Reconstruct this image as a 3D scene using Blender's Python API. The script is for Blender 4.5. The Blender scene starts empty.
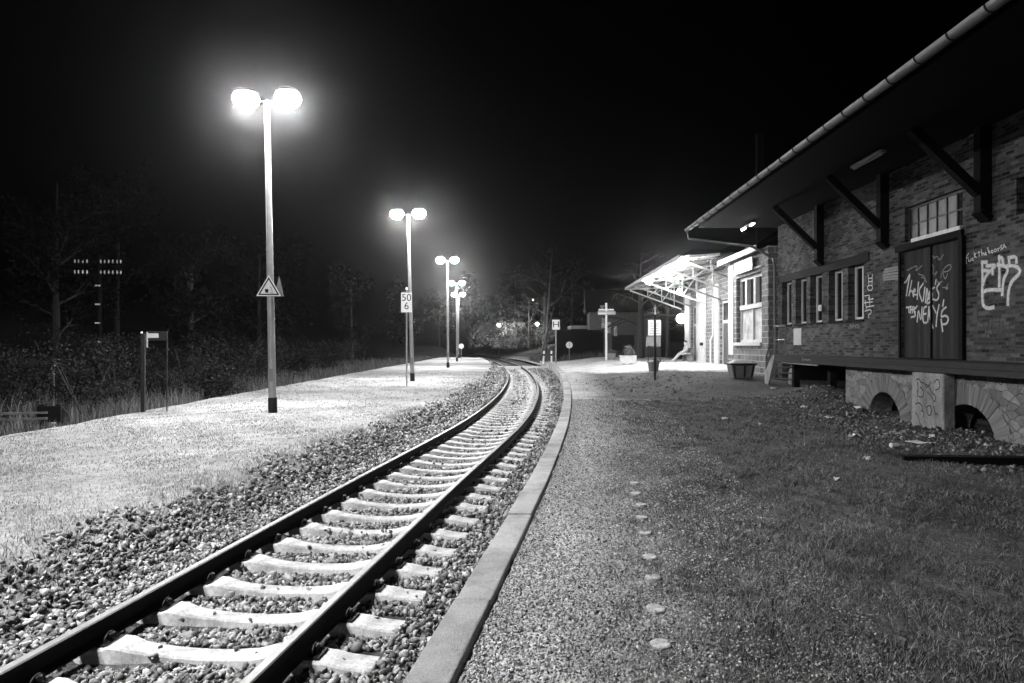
import bpy, math, random
import numpy as np
from mathutils import Vector, Matrix

random.seed(7)
RNG = np.random.default_rng(11)
scene = bpy.context.scene
COL = scene.collection
R = math.radians
F = 683.0          # focal length in pixels
EYE = 1.65         # camera height
HOR = 344.0        # horizon row


def gp(px, d, row=None):
    """X of pixel column px at distance d (and z of pixel row)"""
    x = (px - 512.0) * d / F
    return x if row is None else (x, EYE - (row - HOR) * d / F)


# ------------------------------------------------------------------ materials
K = 0.5            # base colours scaled down to cut bounce light and deepen shade; KEEP overrides
KEEP = {'brick_wall': 0.45, 'turf_soil': 0.62, 'coping_concrete': 0.52, 'white_paint': 0.8, 'porcelain': 1.0, 'litter_paper': 0.8, 'spray_white': 0.75, 'pale_render': 0.75, 'window_paint': 0.7, 'worn_rail_head': 0.5, 'paving_grit': 0.8, 'pale_pane': 0.8, 'sign_grey': 0.65}


def darker(name):
    return KEEP.get(name, K)


def nodes_of(name):
    m = bpy.data.materials.new(name)
    m.use_nodes = True
    nt = m.node_tree
    return m, nt, nt.nodes['Principled BSDF']


def N(nt, typ, **kw):
    n = nt.nodes.new(typ)
    for k, v in kw.items():
        setattr(n, k, v)
    return n


def L(nt, a, b):
    nt.links.new(a, b)


def ramp(nt, fac, stops):
    r = N(nt, 'ShaderNodeValToRGB')
    els = r.color_ramp.elements
    while len(els) < len(stops):
        els.new(0.5)
    for e, (p, v) in zip(els, stops):
        e.position = p
        e.color = (v, v, v, 1)
    L(nt, fac, r.inputs['Fac'])
    return r.outputs['Color']


def noise(nt, vec, scale, detail=4, rough=0.6):
    n = N(nt, 'ShaderNodeTexNoise')
    n.inputs['Scale'].default_value = scale
    n.inputs['Detail'].default_value = detail
    n.inputs['Roughness'].default_value = rough
    if vec is not None:
        L(nt, vec, n.inputs['Vector'])
    return n.outputs['Fac']


def mixc(nt, fac, a, b, mode='MIX'):
    m = N(nt, 'ShaderNodeMix', data_type='RGBA', blend_type=mode)
    for ix, v in ((0, fac), (6, a), (7, b)):
        if hasattr(v, 'is_output'):
            L(nt, v, m.inputs[ix])
        elif isinstance(v, (int, float)) and ix:
            m.inputs[ix].default_value = (v, v, v, 1)
        else:
            m.inputs[ix].default_value = v
    return m.outputs[2]


def bump(nt, bsdf, height, strength=0.5, dist=0.02):
    b = N(nt, 'ShaderNodeBump')
    b.inputs['Strength'].default_value = strength
    b.inputs['Distance'].default_value = dist
    L(nt, height, b.inputs['Height'])
    L(nt, b.outputs['Normal'], bsdf.inputs['Normal'])


def mat_plain(name, v, rough=0.7, metal=0.0, vary=0.25, scale=8.0, bmp=0.15, bdist=0.004):
    m, nt, b = nodes_of(name)
    v = v * darker(name)
    tc = N(nt, 'ShaderNodeTexCoord').outputs['Object']
    n = noise(nt, tc, scale, 6, 0.65)
    L(nt, ramp(nt, n, [(0.25, v * (1 - vary)), (0.75, v * (1 + vary))]), b.inputs['Base Color'])
    b.inputs['Roughness'].default_value = rough
    b.inputs['Metallic'].default_value = metal
    if bmp:
        bump(nt, b, noise(nt, tc, scale * 6, 4), bmp, bdist)
    return m


def mat_emit(name, strength, v=1.0):
    m, nt, b = nodes_of(name)
    b.inputs['Base Color'].default_value = (0.8, 0.8, 0.8, 1)
    b.inputs['Emission Color'].default_value = (v, v, v, 1)
    b.inputs['Emission Strength'].default_value = strength
    return m


def mat_attr(name, lo, hi, rough=0.8, spec=0.3, translucent=False):
    """per-piece tone from the point attribute 'tone' (0..1)"""
    m, nt, b = nodes_of(name)
    lo, hi = lo * darker(name), hi * darker(name)
    a = N(nt, 'ShaderNodeAttribute')
    a.attribute_name = 'tone'
    L(nt, ramp(nt, a.outputs['Fac'], [(0.0, lo), (1.0, hi)]), b.inputs['Base Color'])
    b.inputs['Roughness'].default_value = rough
    b.inputs['Specular IOR Level'].default_value = spec
    return m


def mat_brick(name, lo, hi, mortar, bw=0.25, rh=0.078, ms=0.010, dist=0.012, patch=(0.6, 1.25), axes='yz', mort_noise=True):
    m, nt, b = nodes_of(name)
    lo, hi, mortar = lo * darker(name), hi * darker(name), mortar * darker(name)
    tc = N(nt, 'ShaderNodeTexCoord').outputs['Object']
    sep = N(nt, 'ShaderNodeSeparateXYZ')
    L(nt, tc, sep.inputs[0])
    cmb = N(nt, 'ShaderNodeCombineXYZ')
    if axes == 'yz':
        add = N(nt, 'ShaderNodeMath', operation='ADD')
        L(nt, sep.outputs['X'], add.inputs[0])
        L(nt, sep.outputs['Y'], add.inputs[1])
        L(nt, add.outputs[0], cmb.inputs['X'])
    L(nt, sep.outputs['Z'], cmb.inputs['Y'])
    # wobble so that the courses are not ruler straight
    nz = N(nt, 'ShaderNodeTexNoise')
    nz.inputs['Scale'].default_value = 3.0
    L(nt, tc, nz.inputs['Vector'])
    sc = N(nt, 'ShaderNodeVectorMath', operation='SCALE')
    sc.inputs['Scale'].default_value = 0.025
    L(nt, nz.outputs['Color'], sc.inputs[0])
    av = N(nt, 'ShaderNodeVectorMath', operation='ADD')
    L(nt, cmb.outputs[0], av.inputs[0])
    L(nt, sc.outputs[0], av.inputs[1])
    br = N(nt, 'ShaderNodeTexBrick')
    br.inputs['Scale'].default_value = 1.0
    br.inputs['Brick Width'].default_value = bw
    br.inputs['Row Height'].default_value = rh
    br.inputs['Mortar Size'].default_value = ms
    br.inputs['Mortar Smooth'].default_value = 0.25
    br.inputs['Bias'].default_value = 0.0
    br.inputs['Color1'].default_value = (lo, lo, lo, 1)
    br.inputs['Color2'].default_value = (hi, hi, hi, 1)
    br.inputs['Mortar'].default_value = (mortar, mortar, mortar, 1)
    L(nt, av.outputs[0], br.inputs['Vector'])
    big = ramp(nt, noise(nt, tc, 0.7, 5, 0.7), [(0.3, patch[0]), (0.7, patch[1])])
    fine = ramp(nt, noise(nt, tc, 22.0, 4, 0.7), [(0.25, 0.65), (0.75, 1.3)])
    c = mixc(nt, 1.0, br.outputs['Color'], big, 'MULTIPLY')
    c = mixc(nt, 1.0, c, fine, 'MULTIPLY')
    L(nt, c, b.inputs['Base Color'])
    b.inputs['Roughness'].default_value = 0.85
    inv = N(nt, 'ShaderNodeMath', operation='SUBTRACT')
    inv.inputs[0].default_value = 1.0
    L(nt, br.outputs['Fac'], inv.inputs[1])
    ad = N(nt, 'ShaderNodeMath', operation='MULTIPLY_ADD')
    L(nt, noise(nt, tc, 30, 4), ad.inputs[0])
    ad.inputs[1].default_value = 0.6
    L(nt, inv.outputs[0], ad.inputs[2])
    bump(nt, b, ad.outputs[0], 0.9, dist)
    return m


def mat_rubble(name, lo, hi, joint, scale=2.6):
    m, nt, b = nodes_of(name)
    lo, hi, joint = lo * darker(name), hi * darker(name), joint * darker(name)
    tc = N(nt, 'ShaderNodeTexCoord').outputs['Object']
    mp = N(nt, 'ShaderNodeMapping')
    mp.inputs['Scale'].default_value = (1.0, 1.0, 1.5)
    L(nt, tc, mp.inputs['Vector'])
    nz = N(nt, 'ShaderNodeTexNoise')
    nz.inputs['Scale'].default_value = 4.0
    L(nt, mp.outputs[0], nz.inputs['Vector'])
    wv = mixc(nt, 0.22, mp.outputs[0], nz.outputs['Color'], 'ADD')
    v1 = N(nt, 'ShaderNodeTexVoronoi', feature='DISTANCE_TO_EDGE')
    v1.inputs['Scale'].default_value = scale
    L(nt, wv, v1.inputs['Vector'])
    v2 = N(nt, 'ShaderNodeTexVoronoi', feature='F1')
    v2.inputs['Scale'].default_value = scale
    L(nt, wv, v2.inputs['Vector'])
    bw = N(nt, 'ShaderNodeRGBToBW')
    L(nt, v2.outputs['Color'], bw.inputs[0])
    stone = ramp(nt, bw.outputs[0], [(0.15, lo), (0.85, hi)])
    fine = ramp(nt, noise(nt, tc, 9, 8, 0.8), [(0.28, 0.4), (0.72, 1.5)])
    stone = mixc(nt, 1.0, stone, fine, 'MULTIPLY')
    edge = ramp(nt, v1.outputs['Distance'], [(0.0, 0.0), (0.035, 1.0)])
    L(nt, mixc(nt, edge, joint, stone), b.inputs['Base Color'])
    b.inputs['Roughness'].default_value = 0.9
    ad = N(nt, 'ShaderNodeMath', operation='MULTIPLY_ADD')
    L(nt, noise(nt, tc, 18, 5), ad.inputs[0])
    ad.inputs[1].default_value = 0.5
    L(nt, edge, ad.inputs[2])
    bump(nt, b, ad.outputs[0], 1.0, 0.03)
    return m


def mat_planks(name, v, width=0.14, axis='Y'):
    m, nt, b = nodes_of(name)
    v = v * darker(name)
    tc = N(nt, 'ShaderNodeTexCoord').outputs['Object']
    sep = N(nt, 'ShaderNodeSeparateXYZ')
    L(nt, tc, sep.inputs[0])
    dv = N(nt, 'ShaderNodeMath', operation='DIVIDE')
    L(nt, sep.outputs[axis], dv.inputs[0])
    dv.inputs[1].default_value = width
    fl = N(nt, 'ShaderNodeMath', operation='FLOOR')
    L(nt, dv.outputs[0], fl.inputs[0])
    fr = N(nt, 'ShaderNodeMath', operation='FRACT')
    L(nt, dv.outputs[0], fr.inputs[0])
    wn = N(nt, 'ShaderNodeTexWhiteNoise', noise_dimensions='1D')
    L(nt, fl.outputs[0], wn.inputs['W'])
    gap = ramp(nt, fr.outputs[0], [(0.0, 0.0), (0.05, 1.0), (0.95, 1.0), (1.0, 0.0)])
    tone = ramp(nt, wn.outputs['Value'], [(0.0, v * 0.65), (1.0, v * 1.35)])
    mp = N(nt, 'ShaderNodeMapping')
    mp.inputs['Scale'].default_value = (14, 14, 1.2) if axis != 'Z' else (1.2, 1.2, 14)
    L(nt, tc, mp.inputs['Vector'])
    grain = ramp(nt, noise(nt, mp.outputs[0], 2.5, 6, 0.7), [(0.25, 0.55), (0.75, 1.4)])
    c = mixc(nt, 1.0, tone, grain, 'MULTIPLY')
    L(nt, mixc(nt, gap, v * 0.15, c), b.inputs['Base Color'])
    b.inputs['Roughness'].default_value = 0.8
    bump(nt, b, gap, 0.8, 0.012)
    return m


def mat_ground(name, lo, hi, s_big=0.6, s_fine=35, bd=0.03, lo2=None, hi2=None, attr=None, a0=0.6, a1=2.2):
    """earth/turf/gravel; with attr the tone runs from (lo2,hi2) at a0 to (lo,hi) at a1"""
    m, nt, b = nodes_of(name)
    kk_ = darker(name)
    lo, hi = lo * kk_, hi * kk_
    lo2, hi2 = (lo2 or 0) * kk_, (hi2 or 0) * kk_
    tc = N(nt, 'ShaderNodeTexCoord').outputs['Object']
    nb = noise(nt, tc, s_big, 6, 0.65)
    nf = noise(nt, tc, s_fine, 8, 0.75)
    nm = noise(nt, tc, s_fine * 0.22, 5, 0.7)
    fine = ramp(nt, nf, [(0.28, lo), (0.72, hi)])
    mid = ramp(nt, nm, [(0.3, 0.6), (0.7, 1.3)])
    big = ramp(nt, nb, [(0.32, 0.55), (0.68, 1.35)])
    c = mixc(nt, 1.0, mixc(nt, 1.0, fine, mid, 'MULTIPLY'), big, 'MULTIPLY')
    if attr:
        vo = N(nt, 'ShaderNodeTexVoronoi', feature='F1')
        vo.inputs['Scale'].default_value = 75
        L(nt, tc, vo.inputs['Vector'])
        bw = N(nt, 'ShaderNodeRGBToBW')
        L(nt, vo.outputs['Color'], bw.inputs[0])
        g = ramp(nt, bw.outputs[0], [(0.1, lo2), (0.9, hi2)])
        g = mixc(nt, 1.0, g, big, 'MULTIPLY')
        at = N(nt, 'ShaderNodeAttribute')
        at.attribute_name = attr
        wob = N(nt, 'ShaderNodeMath', operation='MULTIPLY_ADD')
        L(nt, noise(nt, tc, 1.6, 6, 0.7), wob.inputs[0])
        wob.inputs[1].default_value = 2.2
        L(nt, at.outputs['Fac'], wob.inputs[2])
        mr = N(nt, 'ShaderNodeMapRange')
        mr.inputs['From Min'].default_value = a0 + 1.1
        mr.inputs['From Max'].default_value = a1 + 1.1
        L(nt, wob.outputs[0], mr.inputs['Value'])
        c = mixc(nt, mr.outputs[0], g, c)
    L(nt, c, b.inputs['Base Color'])
    b.inputs['Roughness'].default_value = 0.95
    b.inputs['Specular IOR Level'].default_value = 0.15
    ad = N(nt, 'ShaderNodeMath', operation='MULTIPLY_ADD')
    L(nt, nf, ad.inputs[0])
    ad.inputs[1].default_value = 0.5
    L(nt, nm, ad.inputs[2])
    bump(nt, b, ad.outputs[0], 1.0, bd)
    return m


M = {}
M['pole'] = mat_plain('galvanised_steel', 0.42, 0.45, 0.3, 0.2, 5)
M['dark_metal'] = mat_plain('dark_steel', 0.03, 0.5, 0.2, 0.3, 6)
M['grey_metal'] = mat_plain('grey_steel', 0.22, 0.5, 0.2, 0.25, 6)
M['white_paint'] = mat_plain('white_paint', 0.72, 0.5, 0, 0.1, 6, 0.05)
M['black_paint'] = mat_plain('black_paint', 0.015, 0.6, 0, 0.2, 6, 0.05)
M['sign_grey'] = mat_plain('sign_grey', 0.45, 0.5, 0, 0.1, 6, 0.05)
M['rust'] = mat_plain('rusty_rail', 0.012, 0.75, 0.0, 0.4, 12, 0.3)
M['railhead'] = mat_plain('worn_rail_head', 0.30, 0.5, 0.0, 0.3, 3, 0.05)
def mat_stained(name, v, s1, s2, bd, attr=False):
    m, nt, b = nodes_of(name)
    v = v * darker(name)
    tc = N(nt, 'ShaderNodeTexCoord').outputs['Object']
    mp = N(nt, 'ShaderNodeMapping')
    mp.inputs['Scale'].default_value = (1, 1, 0.45)
    L(nt, tc, mp.inputs['Vector'])
    big = ramp(nt, noise(nt, mp.outputs[0], s1, 7, 0.75), [(0.35, 0.45), (0.55, 1.0), (0.75, 1.15)])
    fine = ramp(nt, noise(nt, tc, s2, 6, 0.75), [(0.25, v * 0.55), (0.75, v * 1.4)])
    c = mixc(nt, 1.0, fine, big, 'MULTIPLY')
    if attr:
        a = N(nt, 'ShaderNodeAttribute')
        a.attribute_name = 'tone'
        c = mixc(nt, 1.0, c, ramp(nt, a.outputs['Fac'], [(0, 0.72), (1, 1.18)]), 'MULTIPLY')
    L(nt, c, b.inputs['Base Color'])
    b.inputs['Roughness'].default_value = 0.9
    bump(nt, b, noise(nt, tc, s2 * 1.5, 6, 0.7), 0.9, bd)
    return m


M['disc'] = mat_stained('disc_concrete', 0.62, 14.0, 60, 0.003)
M['sleeper'] = mat_stained('sleeper_concrete', 0.70, 3.5, 40, 0.003)
M['coping'] = mat_stained('coping_concrete', 0.48, 1.1, 70, 0.006, True)
M['concrete'] = mat_stained('old_concrete', 0.42, 2.2, 20, 0.012)
M['timber'] = mat_planks('dark_timber', 0.007, 0.2, 'Z')
M['door_wood'] = mat_planks('door_planks', 0.055, 0.13, 'Y')
M['dock_wood'] = mat_planks('dock_beam_wood', 0.055, 0.13, 'Z')
M['stair_wood'] = mat_plain('stair_wood', 0.2, 0.85, 0, 0.3, 9)
M['frame_white'] = mat_plain('window_paint', 0.7, 0.6, 0, 0.2, 9)
M['frame_grey'] = mat_plain('window_iron', 0.05, 0.6, 0, 0.2, 9)
M['lit_wall'] = mat_plain('pale_render', 0.62, 0.9, 0, 0.18, 4, 0.4)
M['roof'] = mat_plain('roof_slate', 0.006, 0.85, 0, 0.3, 6)
M['gutter'] = mat_plain('zinc_gutter', 0.2, 0.5, 0.3, 0.25, 4)
M['brick'] = mat_brick('brick_wall', 0.025, 0.2, 0.15, dist=0.016, patch=(0.5, 1.45))
M['stone'] = mat_brick('dressed_stone', 0.13, 0.30, 0.55, 0.5, 0.24, 0.022, 0.03, (0.75, 1.2))
M['rubble'] = mat_rubble('rubble_stone', 0.17, 0.36, 0.20, 4.4)
M['paint_white'] = mat_plain('spray_white', 0.62, 0.7, 0, 0.4, 14, 0)
M['paint_grey'] = mat_plain('spray_grey', 0.25, 0.7, 0, 0.4, 14, 0)
M['paint_haze'] = mat_plain('spray_haze', 0.16, 0.8, 0, 0.7, 40, 0)
M['paint_dark'] = mat_plain('spray_dark', 0.012, 0.7, 0, 0.3, 14, 0)
M['leaf'] = mat_attr('leaf', 0.006, 0.045, 0.8, 0.1)
M['leaf_far'] = mat_attr('dark_leaf', 0.003, 0.016, 0.9, 0.05)
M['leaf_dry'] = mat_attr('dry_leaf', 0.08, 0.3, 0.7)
M['blade_pale'] = mat_attr('pale_grass', 0.12, 0.5, 0.8)
M['blade_dark'] = mat_attr('dull_grass', 0.01, 0.46, 0.8)
M['blade_wild'] = mat_attr('wild_grass', 0.03, 0.22, 0.8)
M['stone_bits'] = mat_attr('ballast_stone', 0.018, 0.74, 0.6)
M['voussoir'] = mat_attr('voussoir_stone', 0.17, 0.32, 0.9, 0.2)
M['porcelain'] = mat_plain('porcelain', 0.75, 0.15, 0, 0.05, 8, 0)
M['canopy_boards'] = mat_planks('canopy_boards', 0.2, 0.16, 'X')
M['bark'] = mat_plain('bark', 0.05, 0.95, 0, 0.4, 10, 0.8, 0.02)
M['bark_pale'] = mat_plain('pale_bark', 0.14, 0.9, 0, 0.4, 6, 0.8, 0.02)
M['plaster'] = mat_plain('plaster', 0.18, 0.9, 0, 0.2, 3)
M['coat'] = mat_plain('coat_cloth', 0.7, 0.95, 0, 0.25, 14)
M['skin'] = mat_plain('skin', 0.42, 0.6, 0, 0.08, 10, 0)
M['hair'] = mat_plain('hair', 0.08, 0.8, 0, 0.3, 30)
M['litter'] = mat_plain('litter_paper', 0.6, 0.7, 0, 0.2, 10)
M['soil'] = mat_ground('turf_soil', 0.012, 0.19, 0.5, 28, 0.03, 0.07, 0.80, 'off', 0.6, 1.8)
M['pale_turf'] = mat_ground('pale_turf', 0.20, 0.52, 0.35, 30, 0.02)
M['wild_soil'] = mat_ground('wild_soil', 0.03, 0.10, 0.5, 20, 0.05)
M['ballast_soil'] = mat_ground('ballast_soil', 0.02, 0.22, 0.6, 22, 0.06)
M['paving'] = mat_ground('paving_grit', 0.36, 0.62, 0.4, 18, 0.006)
M['lamp'] = mat_emit('lamp_glow', 260.0)
M['lamp_side'] = mat_emit('lamp_side_glow', 3.0)
M['canopy_lamp'] = mat_emit('canopy_lamp_glow', 46.0)
M['globe'] = mat_emit('globe_glow', 1.5)
M['tube'] = mat_emit('tube_glow', 3.0)
M['far_lamp'] = mat_emit('far_lamp_glow', 70.0)
M['tiny_lamp'] = mat_emit('tiny_lamp_glow', 6.0)
M['lit_window'] = mat_emit('lit_window', 0.05)


def mat_glass(name, v, rough):
    m, nt, b = nodes_of(name)
    v = v * darker(name)
    b.inputs['Base Color'].default_value = (v, v, v, 1)
    b.inputs['Roughness'].default_value = rough
    tc = N(nt, 'ShaderNodeTexCoord').outputs['Object']
    L(nt, ramp(nt, noise(nt, tc, 2.5, 5), [(0.3, v * 0.5), (0.7, v * 1.6)]), b.inputs['Base Color'])
    return m


M['pane_dark'] = mat_glass('dark_pane', 0.012, 0.12)
M['pane_grey'] = mat_glass('grey_pane', 0.10, 0.4)  # grey base colour stands in for reflections in the transom panes
M['pane_pale'] = mat_glass('pale_pane', 0.42, 0.5)


# ------------------------------------------------------------------ mesh builder
class MB:
    def __init__(s):
        s.v, s.f, s.m, s.mi = [], [], [], 0

    def add(s, vs, fs):
        o = len(s.v)
        s.v += [tuple(v) for v in vs]
        s.f += [tuple(i + o for i in f) for f in fs]
        s.m += [s.mi] * len(fs)
        return s

    def box(s, x0, x1, y0, y1, z0, z1):
        return s.add([(x0, y0, z0), (x1, y0, z0), (x1, y1, z0), (x0, y1, z0), (x0, y0, z1), (x1, y0, z1), (x1, y1, z1), (x0, y1, z1)],
                     [(0, 3, 2, 1), (4, 5, 6, 7), (0, 1, 5, 4), (1, 2, 6, 5), (2, 3, 7, 6), (3, 0, 4, 7)])

    def bar(s, p, q, w, h, up=(0, 0, 1)):
        p, q = Vector(p), Vector(q)
        d = (q - p).normalized()
        u = Vector(up)
        if abs(d.dot(u)) > 0.98:
            u = Vector((0, 1, 0))
        a = d.cross(u).normalized() * (w / 2)
        b = a.cross(d).normalized() * (h / 2)
        vs = [p - a - b, p + a - b, p + a + b, p - a + b, q - a - b, q + a - b, q + a + b, q - a + b]
        return s.add(vs, [(0, 1, 2, 3), (7, 6, 5, 4), (0, 4, 5, 1), (1, 5, 6, 2), (2, 6, 7, 3), (3, 7, 4, 0)])

    def tube(s, pts, r, n=8, cap=True):
        pts = [Vector(p) for p in pts]
        rs = r if isinstance(r, (list, tuple)) else [r] * len(pts)
        vs, fs = [], []
        prev = None
        for i, p in enumerate(pts):
            d = (pts[min(i + 1, len(pts) - 1)] - pts[max(i - 1, 0)]).normalized()
            ref = Vector((0, 0, 1)) if abs(d.z) < 0.95 else Vector((0, 1, 0))
            a = d.cross(ref).normalized()
            if prev is not None and a.dot(prev) < 0:
                a = -a
            prev = a
            b = d.cross(a)
            for k in range(n):
                t = 2 * math.pi * k / n
                vs.append(p + (a * math.cos(t) + b * math.sin(t)) * rs[i])
        for i in range(len(pts) - 1):
            for k in range(n):
                k2 = (k + 1) % n
                fs.append((i * n + k, i * n + k2, (i + 1) * n + k2, (i + 1) * n + k))
        if cap:
            fs.append(tuple(reversed(range(n))))
            fs.append(tuple(range((len(pts) - 1) * n, len(pts) * n)))
        return s.add(vs, fs)

    def lathe(s, prof, c=(0, 0, 0), n=20):
        vs, fs = [], []
        for r, z in prof:
            for k in range(n):
                t = 2 * math.pi * k / n
                vs.append((c[0] + r * math.cos(t), c[1] + r * math.sin(t), c[2] + z))
        for i in range(len(prof) - 1):
            for k in range(n):
                k2 = (k + 1) % n
                fs.append((i * n + k, i * n + k2, (i + 1) * n + k2, (i + 1) * n + k))
        fs.append(tuple(reversed(range(n))))
        fs.append(tuple(range((len(prof) - 1) * n, len(prof) * n)))
        return s.add(vs, fs)

    def prism(s, poly, fn, t0, t1):
        """poly: 2-D outline; fn(u, v, t) -> point"""
        n = len(poly)
        vs = [fn(u, v, t0) for u, v in poly] + [fn(u, v, t1) for u, v in poly]
        fs = [tuple(reversed(range(n))), tuple(range(n, 2 * n))]
        fs += [(i, (i + 1) % n, n + (i + 1) % n, n + i) for i in range(n)]
        return s.add(vs, fs)

    def ribbon(s, pts, w, fn):
        """flat stroke through 2-D points with mitred joints; fn(u, v) -> point"""
        P = [Vector(p) for p in pts]
        Lp, Rp = [], []
        for i, p in enumerate(P):
            d0 = (P[i] - P[i - 1]).normalized() if i else None
            d1 = (P[i + 1] - P[i]).normalized() if i < len(P) - 1 else None
            d = (d0 + d1) if d0 is not None and d1 is not None else (d0 if d0 is not None else d1)
            if d.length < 0.2:
                d = d0
            d = d.normalized()
            n = Vector((-d.y, d.x)) * (w * random.uniform(0.8, 1.15) / 2)
            e = d * (w * 0.3) if i in (0, len(P) - 1) else Vector((0, 0))
            if i == 0:
                e = -e
            Lp.append(p + n + e)
            Rp.append(p - n + e)
        vs = [fn(*q) for q in Lp] + [fn(*q) for q in Rp]
        k = len(P)
        return s.add(vs, [(i, i + 1, k + i + 1, k + i) for i in range(k - 1)])

    def build(s, name, mats, parent=None, smooth=False, bevel=0.0, tone=None):
        me = bpy.data.meshes.new(name)
        me.from_pydata(s.v, [], s.f)
        for m in (mats if isinstance(mats, (list, tuple)) else [mats]):
            me.materials.append(m)
        me.polygons.foreach_set('material_index', s.m)
        import bmesh
        bm = bmesh.new()
        bm.from_mesh(me)
        bmesh.ops.recalc_face_normals(bm, faces=bm.faces)
        bm.to_mesh(me)
        bm.free()
        if smooth:
            me.polygons.foreach_set('use_smooth', [True] * len(me.polygons))
        me.update()
        o = bpy.data.objects.new(name, me)
        COL.objects.link(o)
        if parent is not None:
            o.parent = parent
        if bevel:
            b = o.modifiers.new('bevel', 'BEVEL')
            b.width = bevel
            b.segments = 2
            b.limit_method = 'ANGLE'
        if smooth:
            try:
                me.set_sharp_from_angle(angle=R(40))
            except Exception:
                pass
        return o


def np_mesh(name, V, Fq, mat, tone=None, parent=None):
    """fast mesh from arrays: V (n,3), Fq (m,k)"""
    me = bpy.data.meshes.new(name)
    k = Fq.shape[1]
    me.vertices.add(len(V))
    me.vertices.foreach_set('co', V.astype(np.float32).ravel())
    me.loops.add(Fq.size)
    me.loops.foreach_set('vertex_index', Fq.astype(np.int32).ravel())
    me.polygons.add(len(Fq))
    me.polygons.foreach_set('loop_start', np.arange(0, Fq.size, k, dtype=np.int32))
    me.polygons.foreach_set('loop_total', np.full(len(Fq), k, dtype=np.int32))
    me.materials.append(mat)
    if tone is not None:
        a = me.attributes.new('tone', 'FLOAT', 'POINT')
        a.data.foreach_set('value', tone.astype(np.float32))
    me.update(calc_edges=True)
    me.validate()
    o = bpy.data.objects.new(name, me)
    COL.objects.link(o)
    if parent is not None:
        o.parent = parent
    return o


def tag(o, label, cat, group=None, kind=None):
    o['label'] = label
    o['category'] = cat
    if group:
        o['group'] = group
    if kind:
        o['kind'] = kind
    return o


def thing(name, label, cat, loc=(0, 0, 0), rz=0.0, group=None):
    o = bpy.data.objects.new(name, None)
    o.empty_display_size = 0.2
    COL.objects.link(o)
    o.location = loc
    o.rotation_euler = (0, 0, rz)
    return tag(o, label, cat, group)


def copy_tree(o, parent=None):
    c = o.copy()
    COL.objects.link(c)
    if parent is not None:
        c.parent = parent
    for ch in list(o.children):
        copy_tree(ch, c)
    return c


def text_mesh(body, size, name, mat, parent, mtx, space=1.0):
    cu = bpy.data.curves.new(name, 'FONT')
    cu.body = body
    cu.size = size
    cu.align_x = 'CENTER'
    cu.align_y = 'CENTER'
    cu.space_character = space
    cu.extrude = 0.002
    tmp = bpy.data.objects.new(name + '_tmp', cu)
    COL.objects.link(tmp)
    dg = bpy.context.evaluated_depsgraph_get()
    me = bpy.data.meshes.new_from_object(tmp.evaluated_get(dg))
    bpy.data.objects.remove(tmp)
    me.materials.clear()
    me.materials.append(mat)
    me.transform(mtx)
    o = bpy.data.objects.new(name, me)
    COL.objects.link(o)
    o.parent = parent
    return o


FACE_CAM = Matrix.Rotation(R(90), 4, 'X')      # text in the XZ plane facing -Y


def catmull(pts):
    xs = [p[0] for p in pts]
    ys = [p[1] for p in pts]
    ms = []
    for i in range(len(xs)):
        a, b = max(i - 1, 0), min(i + 1, len(xs) - 1)
        ms.append((ys[b] - ys[a]) / (xs[b] - xs[a]))
    xs, ys, ms = np.array(xs), np.array(ys), np.array(ms)

    def f(x):
        x = np.asarray(x, float)
        i = np.clip(np.searchsorted(xs, x) - 1, 0, len(xs) - 2)
        h = xs[i + 1] - xs[i]
        t = (x - xs[i]) / h
        t2, t3 = t * t, t * t * t
        return (2 * t3 - 3 * t2 + 1) * ys[i] + (t3 - 2 * t2 + t) * h * ms[i] + (-2 * t3 + 3 * t2) * ys[i + 1] + (t3 - t2) * h * ms[i + 1]
    return f


# ------------------------------------------------------------------ plan
# track centre line, platform kerb (track-side edge)
cx = catmull([(-14, -4.7), (-6, -3.62), (4.0, -2.27), (9.2, -1.57), (17.3, -0.44), (25, 0.17), (33, 0.47), (40, 0.53), (47, 0.45), (60, -0.02), (77, -1.35), (95, -3.4), (120, -7.2), (172, -17)])
kx = catmull([(-14, -3.0), (-6, -1.92), (3.3, -0.54), (6.0, -0.14), (9.0, 0.29), (15, 1.02), (24, 1.84), (33.7, 2.45), (42, 2.85), (51, 3.06), (62, 2.9), (75, 2.2), (95, 0.2), (172, -13)])
T = 0.0293                      # direction of the station front: x grows T per metre of y
RAIL = -0.28
BED = -0.534
YMIN, YMAX = -11.0, 170.0


def sst(a, b, x):
    t = np.clip((np.asarray(x, float) - a) / (b - a), 0, 1)
    return t * t * (3 - 2 * t)


def lumps(x, y, s=1.0):
    return (np.sin(x * 1.9 * s + 1.3 * np.sin(y * 1.1 * s)) * np.cos(y * 1.7 * s + 0.7 * np.sin(x * 1.3 * s)) + 0.5 * np.sin(x * 4.3 * s + y * 3.1 * s + 1.0) + 0.35 * np.sin(x * 7.9 * s - y * 6.7 * s))


def z_right(x, y):
    x, y = np.asarray(x, float), np.asarray(y, float)
    z = 0.40 * sst(19, 29, y) * sst(2.6, 7.5, x - 0.02 * y)
    z = z - 0.13 * sst(4.5, 8.0, x) * (1 - sst(16, 21, y))
    z = z + 0.36 * np.exp(-((x - 9.5) ** 2 / 1.3 + (y - 20.6) ** 2 / 3.0))
    off = x - kx(y)
    z = z + 0.014 * lumps(x, y) * sst(0.8, 2.5, off)
    z = z + 0.035 * lumps(x, y, 1.7) * sst(6.2, 8.4, x) * (1 - sst(20, 24, y))
    z = z - 0.42 * sst(62, 67, y) * (1 - sst(0.2, 3.0, off)) 
    z = z + 1.6 * sst(78, 100, y) * sst(0.5, 8, x - kx(y))
    return z


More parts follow.
